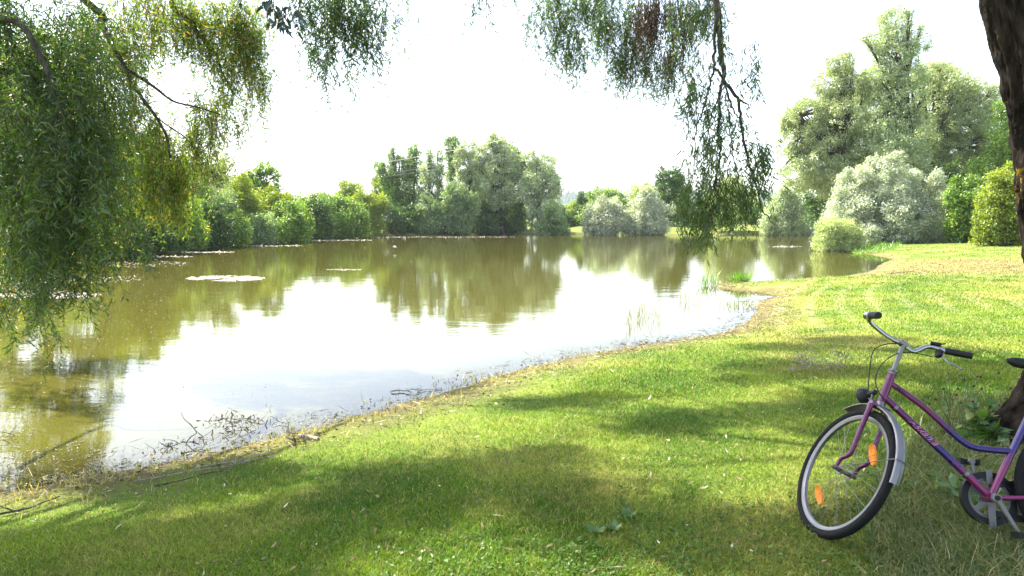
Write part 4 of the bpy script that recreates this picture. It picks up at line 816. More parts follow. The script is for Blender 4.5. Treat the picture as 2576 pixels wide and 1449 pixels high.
# sparse yellow-green grass standing at and in the water edge
p = along_shore(30000, -1.8, 1.4, g); sd = shore_sd(p[:, 0], p[:, 1]); cl_ = fbm(p[:, 0], p[:, 1], 61, 1.9, 4)
pr = np.where(sd > 0, np.exp(-((sd - .2) / .6) ** 2) * (.35 + cl_), np.exp(-(sd / .38) ** 2) * np.clip(.15 + cl_ * 1.4, .02, 1)); ok = (g.random(len(p)) < pr); p = p[ok]; sd = sd[ok]
P = np.c_[p, np.maximum(height_sd(p[:, 0], p[:, 1], sd), -.03)]; n_ = len(P); dist = np.hypot(P[:, 0], P[:, 1])
d = unit(rdir(n_, g) * .5 + np.array([0, 0, 1.])); s = perp(d, g); Ls = g.uniform(.025, .085, n_) * np.where(g.random(n_) < .02, 2.2, 1); Ws = np.maximum(.005, .0008 * dist)
Vv, Ff = lance(P, d, s, Ls, Ws, g.uniform(-.7, .7, n_)); M_EDGE = leaf_mat('shore_grass', (.16, .19, .03), (.30, .30, .07), (.42, .34, .14), 3, .4, .04, .3)
tag(np_mesh('shore_grass', Vv, Ff, M_EDGE), 'sparse yellowish grass growing at the water edge', 'grass', kind='stuff')
# floating algae scraps bottom left and reflections breakers
def flakes(name, label, cat, P, size, mat, g, asp=.6, zt=.12):
    n_ = len(P); d = unit(rdir(n_, g) * np.array([1, 1, zt])); s = unit(np.cross(d, unit(np.array([0, 0, 1.]) + rdir(n_, g) * .15)))
    Ls = size * g.uniform(.4, 1.4, n_); Vv, Ff = rhomb(P, d, s, Ls, Ls * asp)
    return tag(np_mesh(name, Vv, Ff, mat), label, cat, kind='stuff')
def px_patch(cx_, cy_, rx, ry, n_, g, edge=.5):
    u = unit(g.normal(size=(n_, 2))) * (g.random(n_) ** edge)[:, None]
    return on_z(cx_ + u[:, 0] * rx, cy_ + u[:, 1] * ry, .008)
P = np.concatenate([px_patch(60, 1150, 200, 75, 700, g), px_patch(250, 1190, 220, 28, 500, g), px_patch(620, 1110, 170, 30, 300, g), px_patch(850, 1050, 150, 22, 300, g), px_patch(80, 1215, 160, 30, 500, g)])
P = P[shore_sd(P[:, 0], P[:, 1]) < .0]; cl_ = fbm(P[:, 0], P[:, 1], 62, 4, 3); P = P[cl_ > -.1]
flakes('floating_algae', 'dark algae scraps and twigs floating by the near left bank', 'algae', P, .028, pbr('wet_algae', (.03, .028, .014), .6), g, .35)
# bright seed fluff
M_FLUFF = pbr('seed_fluff', (.40, .36, .32), .9, spec=.1)
P = px_patch(568, 700, 96, 7, 1900, g, .6); c_ = fbm(P[:, 0], P[:, 1], 63, 1.2, 3); sh_ = (P[:, 0] - P[:, 0].mean())
flakes('floating_fluff', 'large pale patch of seed fluff floating on the left water', 'seed fluff', P[c_ > -.2], .10, M_FLUFF, g, .45)
P = px_patch(868, 678, 42, 1.6, 150, g); flakes('floating_fluff', 'small thin streak of seed fluff right of the large floating patch', 'seed fluff', P, .09, M_FLUFF, g, .4)
P = np.concatenate([px_patch(120, 742, 130, 8, 700, g), px_patch(180, 700, 180, 12, 300, g), px_patch(30, 720, 120, 14, 300, g), px_patch(330, 663, 150, 9, 300, g)])
flakes('floating_fluff', 'pinkish seed fluff floating behind the willow curtain', 'seed fluff', P, .10, M_FLUFF, g, .45)
P = np.concatenate([px_patch(520, 634, 70, 1.2, 300, g), px_patch(820, 604, 120, 1.4, 500, g), px_patch(1050, 596, 250, 1.0, 500, g), px_patch(400, 645, 90, 2, 120, g), px_patch(650, 618, 110, 1.6, 260, g)])
flakes('floating_fluff', 'thin bright line of fluff along the foot of the left bank', 'seed fluff', P, .2, M_FLUFF, g, .5)
P = px_patch(1975, 620, 45, 1.6, 160, g); flakes('floating_fluff', 'short pale streak on the water before the drooping silver willow', 'seed fluff', P, .16, M_FLUFF, g, .4)
P = on_z(np.r_[g.uniform(0, 1200, 1500), g.uniform(0, 700, 500)], np.r_[g.uniform(630, 860, 1500), g.uniform(650, 1000, 500)], .008); P = P[shore_sd(P[:, 0], P[:, 1]) < -.5]
flakes('fluff_specks', 'tiny pale specks dotted over the left half of the pond', 'seed fluff', P, .012 + .0007 * np.hypot(P[:, 0], P[:, 1]), M_FLUFF, g, .8)
P = at(g.uniform(280, 1000, 240), g.uniform(520, 640, 240), g.uniform(20, 36, 240)); P = P[P[:, 2] > .1]
flakes('drifting_fluff', 'white seed fluff drifting in the air before the left bank', 'seed fluff', P, .035, M_FLUFF, g, .9, 1)
# reeds
def tuft(name, label, cat, px, py, rxp, ryp, n_, h, mat, lean=.35, w=.012, z0=None, group=None, clump=0):
    u = unit(g.normal(size=(n_, 2))) * (g.random(n_) ** .5)[:, None]
    P = on_z(px + u[:, 0] * rxp, py + u[:, 1] * ryp, .0 if z0 is None else z0); zz = ground_z(P[:, 0], P[:, 1]); P[:, 2] = np.maximum(zz, -.05)
    if clump: ok = fbm(P[:, 0], P[:, 1], 70, 2.5, 3) > clump; P = P[ok]
    n_ = len(P); B = P.mean(0); d = unit(rdir(n_, g) * lean + np.array([0, 0, 1.])); s = perp(d, g)
    Vv, Ff = lance(P - B, d, s, h * g.uniform(.4, 1.25, n_), np.full(n_, w), g.uniform(-.8, .8, n_))
    o = np_mesh(name, Vv, Ff, mat); o.location = B; tag(o, label, cat, group, 'stuff'); return o
M_REED = leaf_mat('reed_blade', (.10, .14, .03), (.20, .22, .06), (.3, .24, .12), 2, .35, .05, .25)
M_LUSH = leaf_mat('lush_grass_blade', (.07, .17, .02), (.14, .26, .03), (.2, .28, .06), 2, .45, .05, .1)
tuft('reed_clump', 'loose clump of thin reeds standing in the bright shallow water', 'reeds', 1640, 797, 42, 15, 70, .45, M_REED, .3, .008, group='reeds in the shallow bay')
tuft('reed_clump', 'reeds in the shallows just below the grassy spit', 'reeds', 1735, 757, 34, 10, 55, .45, M_REED, .3, .009, group='reeds in the shallow bay')
tuft('reed_clump', 'few scattered reed stalks left of the loose clump', 'reeds', 1590, 812, 26, 16, 22, .42, M_REED, .2, .010, group='reeds in the shallow bay')
tuft('reed_clump', 'low sparse reed tips near the corner of the bay', 'reeds', 1850, 768, 50, 9, 80, .2, M_REED, .3, .012, group='reeds in the shallow bay')
tuft('grass_tussock', 'bright green grass tussock on the small spit', 'tussock', 1862, 716, 24, 3, 300, .38, M_LUSH, .5, .022, group='tussocks on the spit')
tuft('grass_tussock', 'tall thin grasses at the tip of the small spit', 'tussock', 1785, 718, 26, 3, 60, .5, M_LUSH, .4, .018, group='tussocks on the spit')
tuft('green_plants', 'bright low herbs at the foot of the big silver willow bush', 'herbs', 2205, 636, 62, 5, 700, .36, M_LUSH, .9, .035)
# --------------------------------------------------------- bicycle (local axes: X forward, Y its left side, Z up; origin under the crank)
def rot(axis, a): return np.array(Matrix.Rotation(a, 3, Vector(axis)))
BW = rot((0, 0, 1), 2.9208) @ rot((0, 1, 0), -.0331) @ rot((1, 0, 0), .3849)
BO = np.array([2.2074, 2.9841, .4522 - .004])
bike = empty('bicycle', (0, 0, 0), 'purple and magenta step-through bicycle leaning at the tree trunk', 'bicycle')
bike.matrix_world = Matrix.Translation(BO) @ Matrix(BW).to_4x4()
M_TYRE = pbr('tyre_rubber', (.007, .007, .008), .85, spec=.25, vary=.3, scale=60); M_STEEL = pbr('worn_steel', (.19, .185, .18), .38, 1, vary=.25, scale=30)
M_CHROME = pbr('chrome', (.36, .36, .38), .12, 1, vary=.12, scale=25); M_ALU = pbr('brushed_aluminium', (.20, .20, .21), .4, .8, vary=.15, scale=18)
M_BLACK = pbr('black_plastic', (.005, .005, .006), .5, spec=.3); M_PAINT = pbr('metallic_paint', (1, 1, 1), .34, .25, .5, vary=.35, scale=38, bump=.12, coat=.45, paint=True)
M_DULL = pbr('oxidised_alloy', (.16, .16, .155), .5, .7, vary=.4, scale=50); M_ORANGE = pbr('reflector_orange', (.80, .24, .004), .3, vary=.2, scale=400, bump=.6); M_LEATHER = pbr('saddle_vinyl', (.005, .005, .006), .5, spec=.3, bump=.2, scale=60)
MAG = np.array([.090, .003, .055]); PUR = np.array([.018, .006, .105]); PINK = np.array([.14, .006, .075])
ha = 1.2176; u = np.array([-math.cos(ha), 0, math.sin(ha)]); nf = np.array([math.sin(ha), 0, math.cos(ha)]); yl = np.array([0, 1., 0])
H0 = np.array([.4024, 0, .8295]); S_ = rot(u, -1.2046)
def st(P): return H0 + (np.atleast_2d(P) - H0) @ S_.T
def gradc(n_, keys): t = np.linspace(0, 1, n_); return np.stack([np.interp(t, [k[0] for k in keys], [k[1][c] for k in keys]) for c in range(3)], -1)
def tubeC(mb, pts, r, keys, k=16, sub=6):
    q = smooth_line(pts, sub) if len(pts) > 2 else np.linspace(pts[0], pts[1], 24); mb.tube(q, r, k, cols=gradc(len(q), keys))
fr = MB(); BBc = np.array([0, 0, .28]); Hb = H0 - .1541 * u; sa = 1.1238; su = np.array([-math.cos(sa), 0, math.sin(sa)])
tubeC(fr, [Hb - .004 * u, H0 + .004 * u], .0195, [(0, MAG), (1, MAG)])
tubeC(fr, [(.415, 0, .79), (.266, 0, .682), (.147, 0, .570), (.105, 0, .533), (.065, 0, .510), (.012, 0, .503), (-.114, 0, .504)], .0150, [(0, MAG), (.22, MAG), (.36, PUR), (1, PUR)])
tubeC(fr, [Hb + u * .035, (0, 0, .285)], .0178, [(0, MAG), (.18, MAG), (.36, PUR), (.62, PUR), (.82, PINK), (1, PINK)])
tubeC(fr, [BBc, BBc + su * .56], .0160, [(0, PINK), (.28, PINK), (.48, PUR), (.82, PUR), (1, MAG)])
RA = np.array([-.45, 0, .345])
for s in (1, -1):
    tubeC(fr, [BBc + yl * .022 * s + np.array([-.01, 0, .004]), BBc + yl * .04 * s + np.array([-.1, 0, .012]), RA + yl * .06 * s], .0105, [(0, PINK), (1, PINK)], 10)
    tubeC(fr, [BBc + su * .50 + yl * .014 * s, RA + yl * .06 * s], .0075, [(0, PUR), (1, PINK)], 8)
fr.lathe(BBc, yl, [(-.036, 0), (-.036, .021), (.036, .021), (.036, 0)], 20); fr.C[-1] = np.tile(PINK, (len(fr.V[-1]), 1))
fo = fr.build('frame', M_PAINT, bike, colors=True)
dt0 = Hb + u * .035; dtd = unit(np.array([0, 0, .285]) - dt0)
for q in (.075, .485):
    cb = MB(); c = dt0 + dtd * q; cb.lathe(c, dtd, [(-.007, .018), (-.007, .0205), (.007, .0205), (.007, .018)], 18); cb.box(c - np.array([.012, 0, .018]), (.012, .006, .012)); cb.build('clip', M_STEEL, bike)
hs = MB(); hs.lathe(H0, u, [(0, 0), (0, .022), (.006, .024), (.010, .020), (.013, .020), (.016, .0235), (.022, .0235), (.026, .017), (.026, 0)], 24); hs.build('headset', M_STEEL, bike)
hs = MB(); hs.lathe(Hb - .026 * u, u, [(0, 0), (0, .019), (.005, .024), (.012, .024), (.016, .021), (.026, .021), (.026, 0)], 24); hs.build('headset', M_STEEL, bike)
# sticker and lettering on the tubes
def textmesh(name, body, size, mat, parent, org, xd, nd, shear=.5, ext=.0006):
    cu = bpy.data.curves.new(name, 'FONT'); cu.body = body; cu.size = size; cu.shear = shear; cu.extrude = ext; cu.offset = .0006; cu.space_character = 1.05
    to = bpy.data.objects.new(name, cu); COL.objects.link(to); dg = bpy.context.evaluated_depsgraph_get(); dg.update()
    me = bpy.data.meshes.new_from_object(to.evaluated_get(dg)); bpy.data.objects.remove(to)
    V_ = np.zeros(len(me.vertices) * 3, np.float32); me.vertices.foreach_get('co', V_); V_ = V_.reshape(-1, 3)
    xd = unit(np.asarray(xd, float)); nd = unit(np.asarray(nd, float)); yd = np.cross(nd, xd)
    # wrap round the tube of radius rt
    rt = .0180; a = (V_[:, 1] - size * .3) / rt
    axis_pt = org + V_[:, :1] * xd
    W = axis_pt + (rt + .0004 + V_[:, 2:3]) * (np.cos(a)[:, None] * nd + np.sin(a)[:, None] * yd)
    me.vertices.foreach_set('co', W.astype(np.float32).ravel()); me.update(); me.materials.clear(); me.materials.append(mat); me.name = name
    o = bpy.data.objects.new(name, me); COL.objects.link(o); o.parent = parent; return o
M_TXT = pbr('decal_pink', (.42, .12, .16), .4); 
# direction of reading: from the head towards the crank, seen from the left side
ndr = unit(yl + np.array([0, 0, .12])); ndr = unit(ndr - dtd * (ndr @ dtd))
textmesh('lettering', 'Askania', .047, M_TXT, fo, dt0 + dtd * .155, dtd, ndr, .6)
stk = MB(); tt0 = np.array([.385, .0, .763]); ttd = unit(np.array([.266, 0, .682]) - np.array([.415, 0, .79])); yd = np.cross(yl, ttd)
for q, w_, mc in ((0, .022, 0), (.026, .004, 0), (.034, .003, 0), (.041, .003, 0)):
    a = np.linspace(-.5, .9, 8); pts0 = [tt0 + ttd * q + .0156 * (math.cos(x) * yl + math.sin(x) * yd) for x in a]; pts1 = [p + ttd * w_ for p in pts0]
    V_ = np.array(pts0 + pts1); stk.add(V_, [(i, i + 1, 9 + i, 8 + i) for i in range(7)])
stk.build('sticker', M_BLACK, fo)
# fork, stem, bars
fk_ = MB(); AX = H0 - .5405 * u + .0745 * nf; cr = Hb - .026 * u
for s in (1, -1):
    c0 = cr + yl * .046 * s - u * .002; pts = [c0, c0 - u * .16 + yl * .004 * s, c0 - u * .27 + nf * .004 + yl * .006 * s, AX + u * .05 + nf * (-.018) + yl * .052 * s, AX + yl * .052 * s]
    q = smooth_line(st(np.array(pts)), 6); fk_.tube(q, np.linspace(.0135, .0085, len(q)), 14, cols=np.tile(MAG, (len(q), 1)))
q = st(np.array([cr + yl * .052, cr - yl * .052])); fk_.tube(q, .0150, 14, cols=np.tile(MAG, (2, 1)))
q = st(np.array([cr - u * .012, cr + u * .02])); fk_.tube(q, .021, 16, cols=np.tile(MAG, (2, 1))); fk_.build('fork', M_PAINT, bike, colors=True)
sm = MB(); Sc = H0 + .1719 * u
sm.tube(st(np.array([H0 + .015 * u, Sc - .012 * u])), .0115, 16); sm.tube(st(np.array([Sc - .018 * u, Sc + .012 * u])), np.array([.0125, .0125]), 16)
sm.tube(st(np.array([Sc + yl * .022 + nf * .004, Sc - yl * .022 + nf * .004])), .0165, 18); sm.lathe(st(Sc + .012 * u)[0], u, [(0, .006), (.006, .006), (.006, 0)], 6); sm.build('stem', M_STEEL, bike)
def bp_(l): return st(Sc + np.array(l, float))
barL = [(.006, 0, .005), (.010, .03, .004), (.018, .055, .010), (.036, .10, .034), (.040, .15, .052), (.032, .185, .064), (.006, .208, .060), (-.035, .222, .040), (-.11, .246, -.012)]
barR = [(.006, 0, .005), (.0, -.03, -.012), (-.012, -.055, -.020), (-.022, -.08, .004), (-.028, -.105, .028), (-.032, -.14, .044), (-.05, -.17, .040), (-.065, -.19, .033), (-.12, -.26, .025)]
hb = MB(); pL = smooth_line([bp_(p)[0] for p in barL], 6); pR = smooth_line([bp_(p)[0] for p in barR], 6)
hb.tube(pL, .0111, 16); hb.tube(pR, .0111, 16); hb.build('handlebar', M_CHROME, bike)
gl_ = MB(); a0, a1 = bp_((-.02, .217, .048))[0], bp_((-.122, .250, -.020))[0]; dg_ = unit(a1 - a0)
gl_.lathe(a0, dg_, [(0, 0), (0, .0165)] + [(x, .0165 + .0012 * (i % 2)) for i, x in enumerate(np.linspace(.004, .11, 22))] + [(.118, .0175), (.122, .015), (.122, 0)], 20); gl_.build('grip', M_BLACK, bike)
gl_ = MB(); a0, a1 = bp_((-.062, -.186, .034))[0], bp_((-.122, -.263, .025))[0]; dg_ = unit(a1 - a0); Lg = .118
gl_.lathe(a0, dg_, [(0, 0), (0, .0165)] + [(x, .0160 + .0008 * (i % 2)) for i, x in enumerate(np.linspace(.004, Lg - .008, 22))] + [(Lg - .003, .0165), (Lg, .013), (Lg, 0)], 20); gl_.build('grip', M_BLACK, bike)
bl = MB(); bc = bp_((.046, .180, .100))[0]; nb = unit(bp_((0, 0, 1.))[0] - bp_((0, 0, 0))[0])
bl.lathe(bc, nb, [(-.012, 0), (-.012, .024), (-.004, .027), (.002, .027), (.004, .024), (.010, .022), (.016, .014), (.019, 0)], 24); bl.tube([bc - nb * .012, bc - nb * .035], .006, 10); bl.tube([bc + nb * -.004, bc + nb * -.004 - yl * .03], .003, 6)
bl.build('bell', M_CHROME, bike)
lv = MB(); lp = smooth_line([bp_(p)[0] for p in [(-.058, -.172, .004), (-.068, -.184, -.022), (-.082, -.195, -.042), (-.096, -.210, -.052), (-.112, -.234, -.066)]], 6); lv.tube(lp, np.linspace(.0065, .0042, len(lp)), 10, ); lv.lathe(lp[-1], unit(lp[-1] - lp[-2]), [(-.006, 0), (-.004, .006), (.002, .0075), (.006, .005), (.008, 0)], 12)
lvo = lv.build('brake_lever', M_ALU, bike)
lb = MB(); c = bp_((-.050, -.163, .010))[0]; lb.box(c, (.030, .022, .036), S_); lb.build('lever_mount', M_BLACK, lvo)
sh = MB(); sh.tube(np.array([bp_((-.028, -.13, .066))[0], bp_((-.055, -.168, .064))[0]]), .010, 10); sh.tube(np.array([bp_((-.052, -.165, .066))[0], bp_((-.068, -.182, .074))[0]]), .0035, 8); sh.build('gear_shifter', M_BLACK, bike)
sc_ = MB(); sp_ = BBc + su * .55; sc_.tube([sp_, sp_ + su * .13], .0125, 14); sc_.build('seat_post', M_CHROME, bike)
sd_ = MB(); tp_ = np.linspace(0, 1, 16)
for k in range(15):
    pass
prof_w = np.interp(tp_, [0, .05, .3, .55, .8, .95, 1], [.008, .019, .026, .05, .078, .07, .03]); ring = np.linspace(0, 2 * np.pi, 20, endpoint=False)
Vs = []
for t_, w_ in zip(tp_, prof_w):
    cx_ = -.118 - .27 * t_; zc = .945 - .012 * math.sin(t_ * 3.14) + .018 * t_ * t_; hgt = np.interp(t_, [0, .1, .5, 1], [.010, .024, .028, .034])
    Vs.append(np.stack([np.full(20, cx_), w_ * np.cos(ring), zc + hgt * np.where(np.sin(ring) > 0, .8 * np.sin(ring), 1.2 * np.sin(ring))], -1))
i_, j_ = np.meshgrid(np.arange(15), np.arange(20), indexing='ij'); jn_ = (j_ + 1) % 20; sd_.add(np.concatenate(Vs), np.stack([i_ * 20 + j_, i_ * 20 + jn_, (i_ + 1) * 20 + jn_, (i_ + 1) * 20 + j_], -1).reshape(-1, 4)); 
sd_.plate(Vs[0], (1, 0, 0), .002); sd_.plate(Vs[-1], (1, 0, 0), .002); sd_.build('saddle', M_LEATHER, bike)
# wheels
def wheel(C, T_, front):
    """C hub centre in unsteered axes, T_ maps points to bike axes"""
    r0 = .3448; e1 = np.array([1., 0, 0]); e3 = np.array([0, 0, 1.]); P = lambda r, a, y: C + np.asarray(r)[..., None] * (np.cos(a)[..., None] * e1 + np.sin(a)[..., None] * e3) + np.asarray(y)[..., None] * yl
    na_ = 200; aa = np.linspace(0, 2 * np.pi, na_, endpoint=False); cs = np.linspace(0, 2 * np.pi, 28, endpoint=False)
    A2, C2 = np.meshgrid(aa, cs, indexing='ij'); rt = .0215; ridge = np.where(np.cos(C2) > .25, 1, 0); knob = ((np.arange(na_)[:, None] + (np.arange(28)[None] // 2)) % 2) * .0028 * ridge
    rr = (r0 - rt) + (rt - .0025 + knob) * np.cos(C2); yy = (rt - .001 + knob * .6) * np.sin(C2)
    Vw = T_(P(rr, A2, yy).reshape(-1, 3)); i2, j2 = np.meshgrid(np.arange(na_), np.arange(28), indexing='ij'); in_ = (i2 + 1) % na_; jn2 = (j2 + 1) % 28
    ty = MB(); ty.add(Vw, np.stack([i2 * 28 + j2, i2 * 28 + jn2, in_ * 28 + jn2, in_ * 28 + j2], -1).reshape(-1, 4)); tyo = ty.build('wheel', M_TYRE, bike)
    rm = MB(); pf = [(.3050, -.0125), (.3060, -.0135), (.2960, -.0135), (.2860, -.0085), (.2830, 0), (.2860, .0085), (.2960, .0135), (.3060, .0135), (.3050, .0125)]; m_ = len(pf); ar = np.linspace(0, 2 * np.pi, 120, endpoint=False)
    Vr = np.concatenate([P(np.full(120, r), ar, np.full(120, y)) for r, y in pf]); i2, j2 = np.meshgrid(np.arange(m_ - 1), np.arange(120), indexing='ij'); jn2 = (j2 + 1) % 120
    rm.add(T_(Vr), np.stack([i2 * 120 + j2, i2 * 120 + jn2, (i2 + 1) * 120 + jn2, (i2 + 1) * 120 + j2], -1).reshape(-1, 4)); rm.build('rim', M_ALU, tyo)
    sp = MB()
    for k in range(36):
        a_ = k / 36 * 2 * np.pi; s = 1 if k % 2 else -1; off_ = .9 if (k // 2) % 2 else -.9; h = P(np.array([.022]), np.array([a_ + off_ * 1.35]), np.array([.028 * s]))[0]; e = P(np.array([.285]), np.array([a_]), np.array([.002 * s]))[0]
        sp.tube(T_(np.array([h, e])), .0009, 5, cap=False)
    sp.build('spokes', M_STEEL, tyo)
    hu = MB(); hu.tube(T_(np.array([C + yl * .045, C - yl * .045])), .011, 14)
    for s in (1, -1): hu.tube(T_(np.array([C + yl * .026 * s, C + yl * .030 * s])), .024, 18); hu.tube(T_(np.array([C + yl * .045 * s, C + yl * .066 * s])), .0085, 12); 
    hu.tube(T_(np.array([C + yl * .066, C + yl * .076])), np.array([.008, .005]), 12); hu.build('hub', M_STEEL, tyo)
    if front:
        for (qx, qz) in ((-.186, .055), (.169, -.092)):
            c = C + np.array([qx, 0, qz]); rd_ = unit(np.array([qx, 0, qz])); tg = np.array([-rd_[2], 0, rd_[0]])
            o_ = [c + tg * a_ * .062 + rd_ * b_ * .024 for a_, b_ in ((-1, -.35), (-.75, -.75), (.0, -1), (.75, -.75), (1, -.35), (1, .35), (.75, .75), (0, 1), (-.75, .75), (-1, .35))]
            rf = MB(); rf.plate(T_(np.array(o_)), T_(c + yl)[0] - T_(c)[0], .007); rf.build('reflector', M_ORANGE, tyo, smooth=False)
    return tyo
wheel(AX, st, True); wheel(RA, lambda P: np.atleast_2d(P), False)
# mudguards
def guard(C, T_, a0, a1, r, w_, stay):
    fa = np.radians(np.linspace(a0, a1, 60)); cs = np.linspace(-1, 1, 11); V_ = []
    for th_ in (0, .0022):
        for a_ in fa:
            rr = r - .010 * cs ** 2 + .0015 * np.cos(cs * 9) + th_; V_.append(C + rr[:, None] * np.array([math.cos(a_), 0, math.sin(a_)]) + (w_ / 2 * cs)[:, None] * yl)
    V_ = T_(np.concatenate(V_)); i2, j2 = np.meshgrid(np.arange(59), np.arange(10), indexing='ij'); q = np.stack([i2 * 11 + j2, i2 * 11 + j2 + 1, (i2 + 1) * 11 + j2 + 1, (i2 + 1) * 11 + j2], -1).reshape(-1, 4)
    e = [(k * 11, (k + 1) * 11, 660 + (k + 1) * 11, 660 + k * 11) for k in range(59)] + [(k * 11 + 10, (k + 1) * 11 + 10, 660 + (k + 1) * 11 + 10, 660 + k * 11 + 10) for k in range(59)] + [(j, j + 1, 660 + j + 1, 660 + j) for j in range(10)] + [(649 + j, 650 + j, 1310 + j, 1309 + j) for j in range(10)]
    mg = MB(); mg.add(V_, np.r_[q, q + 660, np.array(e)]); mo = mg.build('mudguard', M_ALU, bike)
    ss = MB(); a_ = math.radians(stay); e_ = C + (r + .001) * np.array([math.cos(a_), 0, math.sin(a_)])
    for s in (1, -1): ss.tube(smooth_line(T_(np.array([C + yl * .060 * s, C + (e_ - C) * .85 + yl * .036 * s, e_ + yl * .03 * s - (e_ - C) * .02]))), .0022, 8)
    ss.tube(T_(np.array([e_ + yl * .03, e_ + (e_ - C) * .012 , e_ - yl * .03])), .0024, 8); ss.build('stay', M_STEEL, mo)
guard(AX, st, 82, 201, .374, .050, 184); guard(RA, lambda P: np.atleast_2d(P), 42, 200, .374, .052, 150)
# front brake and lamp
ca = MB(); k0 = cr + nf * .028
for s in (1, -1): ca.tube(smooth_line(st(np.array([k0 + u * .03 + yl * .01 * s, k0 + u * .018 + yl * .034 * s, k0 - u * .012 + yl * .042 * s, k0 - u * .038 + yl * .026 * s]))), .0050, 8)
ca.box(st(k0 - u * .040 + yl * .020)[0], (.05, .010, .012), S_); ca.box(st(k0 - u * .040 - yl * .020)[0], (.05, .010, .012), S_); ca.tube(st(np.array([k0 + u * .015 + yl * .036, k0 + u * .05 + yl * .040])), .004, 8); ca.build('brake_caliper', M_DULL, bike)
la = MB(); lc = np.array([.560, 0, .762]); S0 = st(lc)[0]; fdir = st(lc + np.array([1., 0, .0]))[0] - S0
la.lathe(S0, fdir, [(-.040, 0), (-.038, .010), (-.028, .013), (-.012, .016), (0, .036), (.016, .044), (.024, .046), (.028, .046), (.028, .043), (.024, .0)], 28)
la.tube(np.array([S0 - fdir * .03, S0 - fdir * .058]), .013, 14); lao = la.build('headlamp', M_BLACK, bike)
le = MB(); le.lathe(S0, fdir, [(.0285, 0), (.0285, .042), (.032, .036), (.034, 0)], 24); le.build('lens', M_CHROME, lao)
lm = MB(); lm.tube(smooth_line(np.r_[st(np.array([lc - np.array([.01, 0, .02])])), st(np.array([(lc + cr) / 2 + np.array([-.005, 0, -.02])])), st(np.array([cr + u * .03 + nf * .02]))]), .0045, 8); lm.build('bracket', M_ALU, lao)
# cables
cm_ = MB()
cA = [(.375, 0, .99), (.41, 0, .988), (.464, .0, .966), (.492, 0, .924), (.506, 0, .826), (.515, 0, .734)]
cB = [(.212, .0, .936), (.272, -.02, .951), (.333, -.02, .952), (.395, .022, .927), (.449, .02, .879), (.477, .02, .828), (.483, .02, .77), (.467, .024, .724), (.437, .024, .688)] + [tuple(dt0 + dtd * q + np.array([-.008, .010, -.018])) for q in (.06, .15, .3, .45, .53)]
cC = [tuple(dt0 + dtd * q + np.array([-.012, 0.002, -.024])) for q in (.02, .15, .3, .45, .55)]
for c_ in (cA, cB, cC): cm_.tube(smooth_line(c_, 6), .0026, 8)
cm_.build('cable', M_BLACK, bike)
# cranks, pedals, chain case, chain ring
def pedal(p, name='pedal'):
    pe = MB(); pe.box(p, (.085, .062, .022)); 
    pe.box(p + np.array([.038, 0, 0]), (.012, .078, .028)); pe.box(p - np.array([.038, 0, 0]), (.012, .078, .028)); return pe
def crank(pe_, y):
    kb = MB(); a0 = np.array([0, y * .85, .28]); a1 = np.array([pe_[0], y, pe_[1]]); q = np.linspace(a0, a1, 8); kb.tube(q, np.linspace(.0125, .0085, 8), 10)
    kb.lathe(a0, yl * np.sign(y), [(-.012, 0), (-.012, .022), (.004, .020), (.008, .013), (.008, 0)], 20); kb.lathe(a1, yl, [(-.012, 0), (-.012, .013), (.012, .013), (.012, 0)], 14)
    ko = kb.build('crank', M_DULL, bike); p_ = pedal(np.array([pe_[0], y + .05 * np.sign(y), pe_[1]])); p_.build('pedal', M_BLACK, ko)
    ax_ = MB(); ax_.tube([a1, a1 + yl * np.sign(y) * .05], .006, 8); ax_.build('spindle', M_STEEL, ko)
    cp = MB(); cp.lathe(a0, yl * np.sign(y), [(.008, 0), (.008, .0125), (.015, .011), (.017, 0)], 18); cp.build('dust_cap', M_BLACK, ko)
crank((-.078, .127), .078); crank((.035, .447), -.085)
rg = MB(); cc_ = np.array([-.015, -.05, .28]); a = np.linspace(0, 2 * np.pi, 73)[:-1]
def annulus(mb, c, ri, ro, y0, y1):
    V_ = np.concatenate([c + np.stack([r * np.cos(a), np.full(72, y), r * np.sin(a)], -1) for r, y in ((ri, y0), (ro, y0), (ro, y1), (ri, y1))]); j = np.arange(72); jn_ = (j + 1) % 72
    mb.add(V_, np.concatenate([np.stack([k * 72 + j, k * 72 + jn_, ((k + 1) % 4) * 72 + jn_, ((k + 1) % 4) * 72 + j], -1) for k in range(4)]))
annulus(rg, cc_, .078, .092, -.002, .002); annulus(rg, cc_, .016, .034, -.003, .003)
for k in range(5):
    t_ = k * 2 * math.pi / 5 + .5; o_ = [cc_ + np.array([r * math.cos(t_ + b_), .0, r * math.sin(t_ + b_)]) for r, b_ in ((.03, -.35), (.085, -.12), (.085, .12), (.03, .35))]; rg.plate(o_, yl, .005)
rg.build('chainring', M_DULL, bike)
cs_ = MB(); annulus(cs_, cc_ + yl * .006, .094, .122, -.022, .012)
for z_ in (.108, -.108): cs_.box(cc_ + np.array([-.23, .001, z_ * .82]), (.44, .034, .030), rot((0, 1, 0), .10 * np.sign(z_)))
cs_.build('chain_case', M_BLACK, bike)
for o_, s_ in (((0, .022, .095), (.026, .004, .07)), ((0, .022, -.085), (.030, .004, .10)), ((-.16, .02, -.02), (.10, .004, .075))): cs_ = MB(); cs_.box(cc_ + np.array(o_), s_); cs_.build('chain_case_bracket', M_DULL, bike)

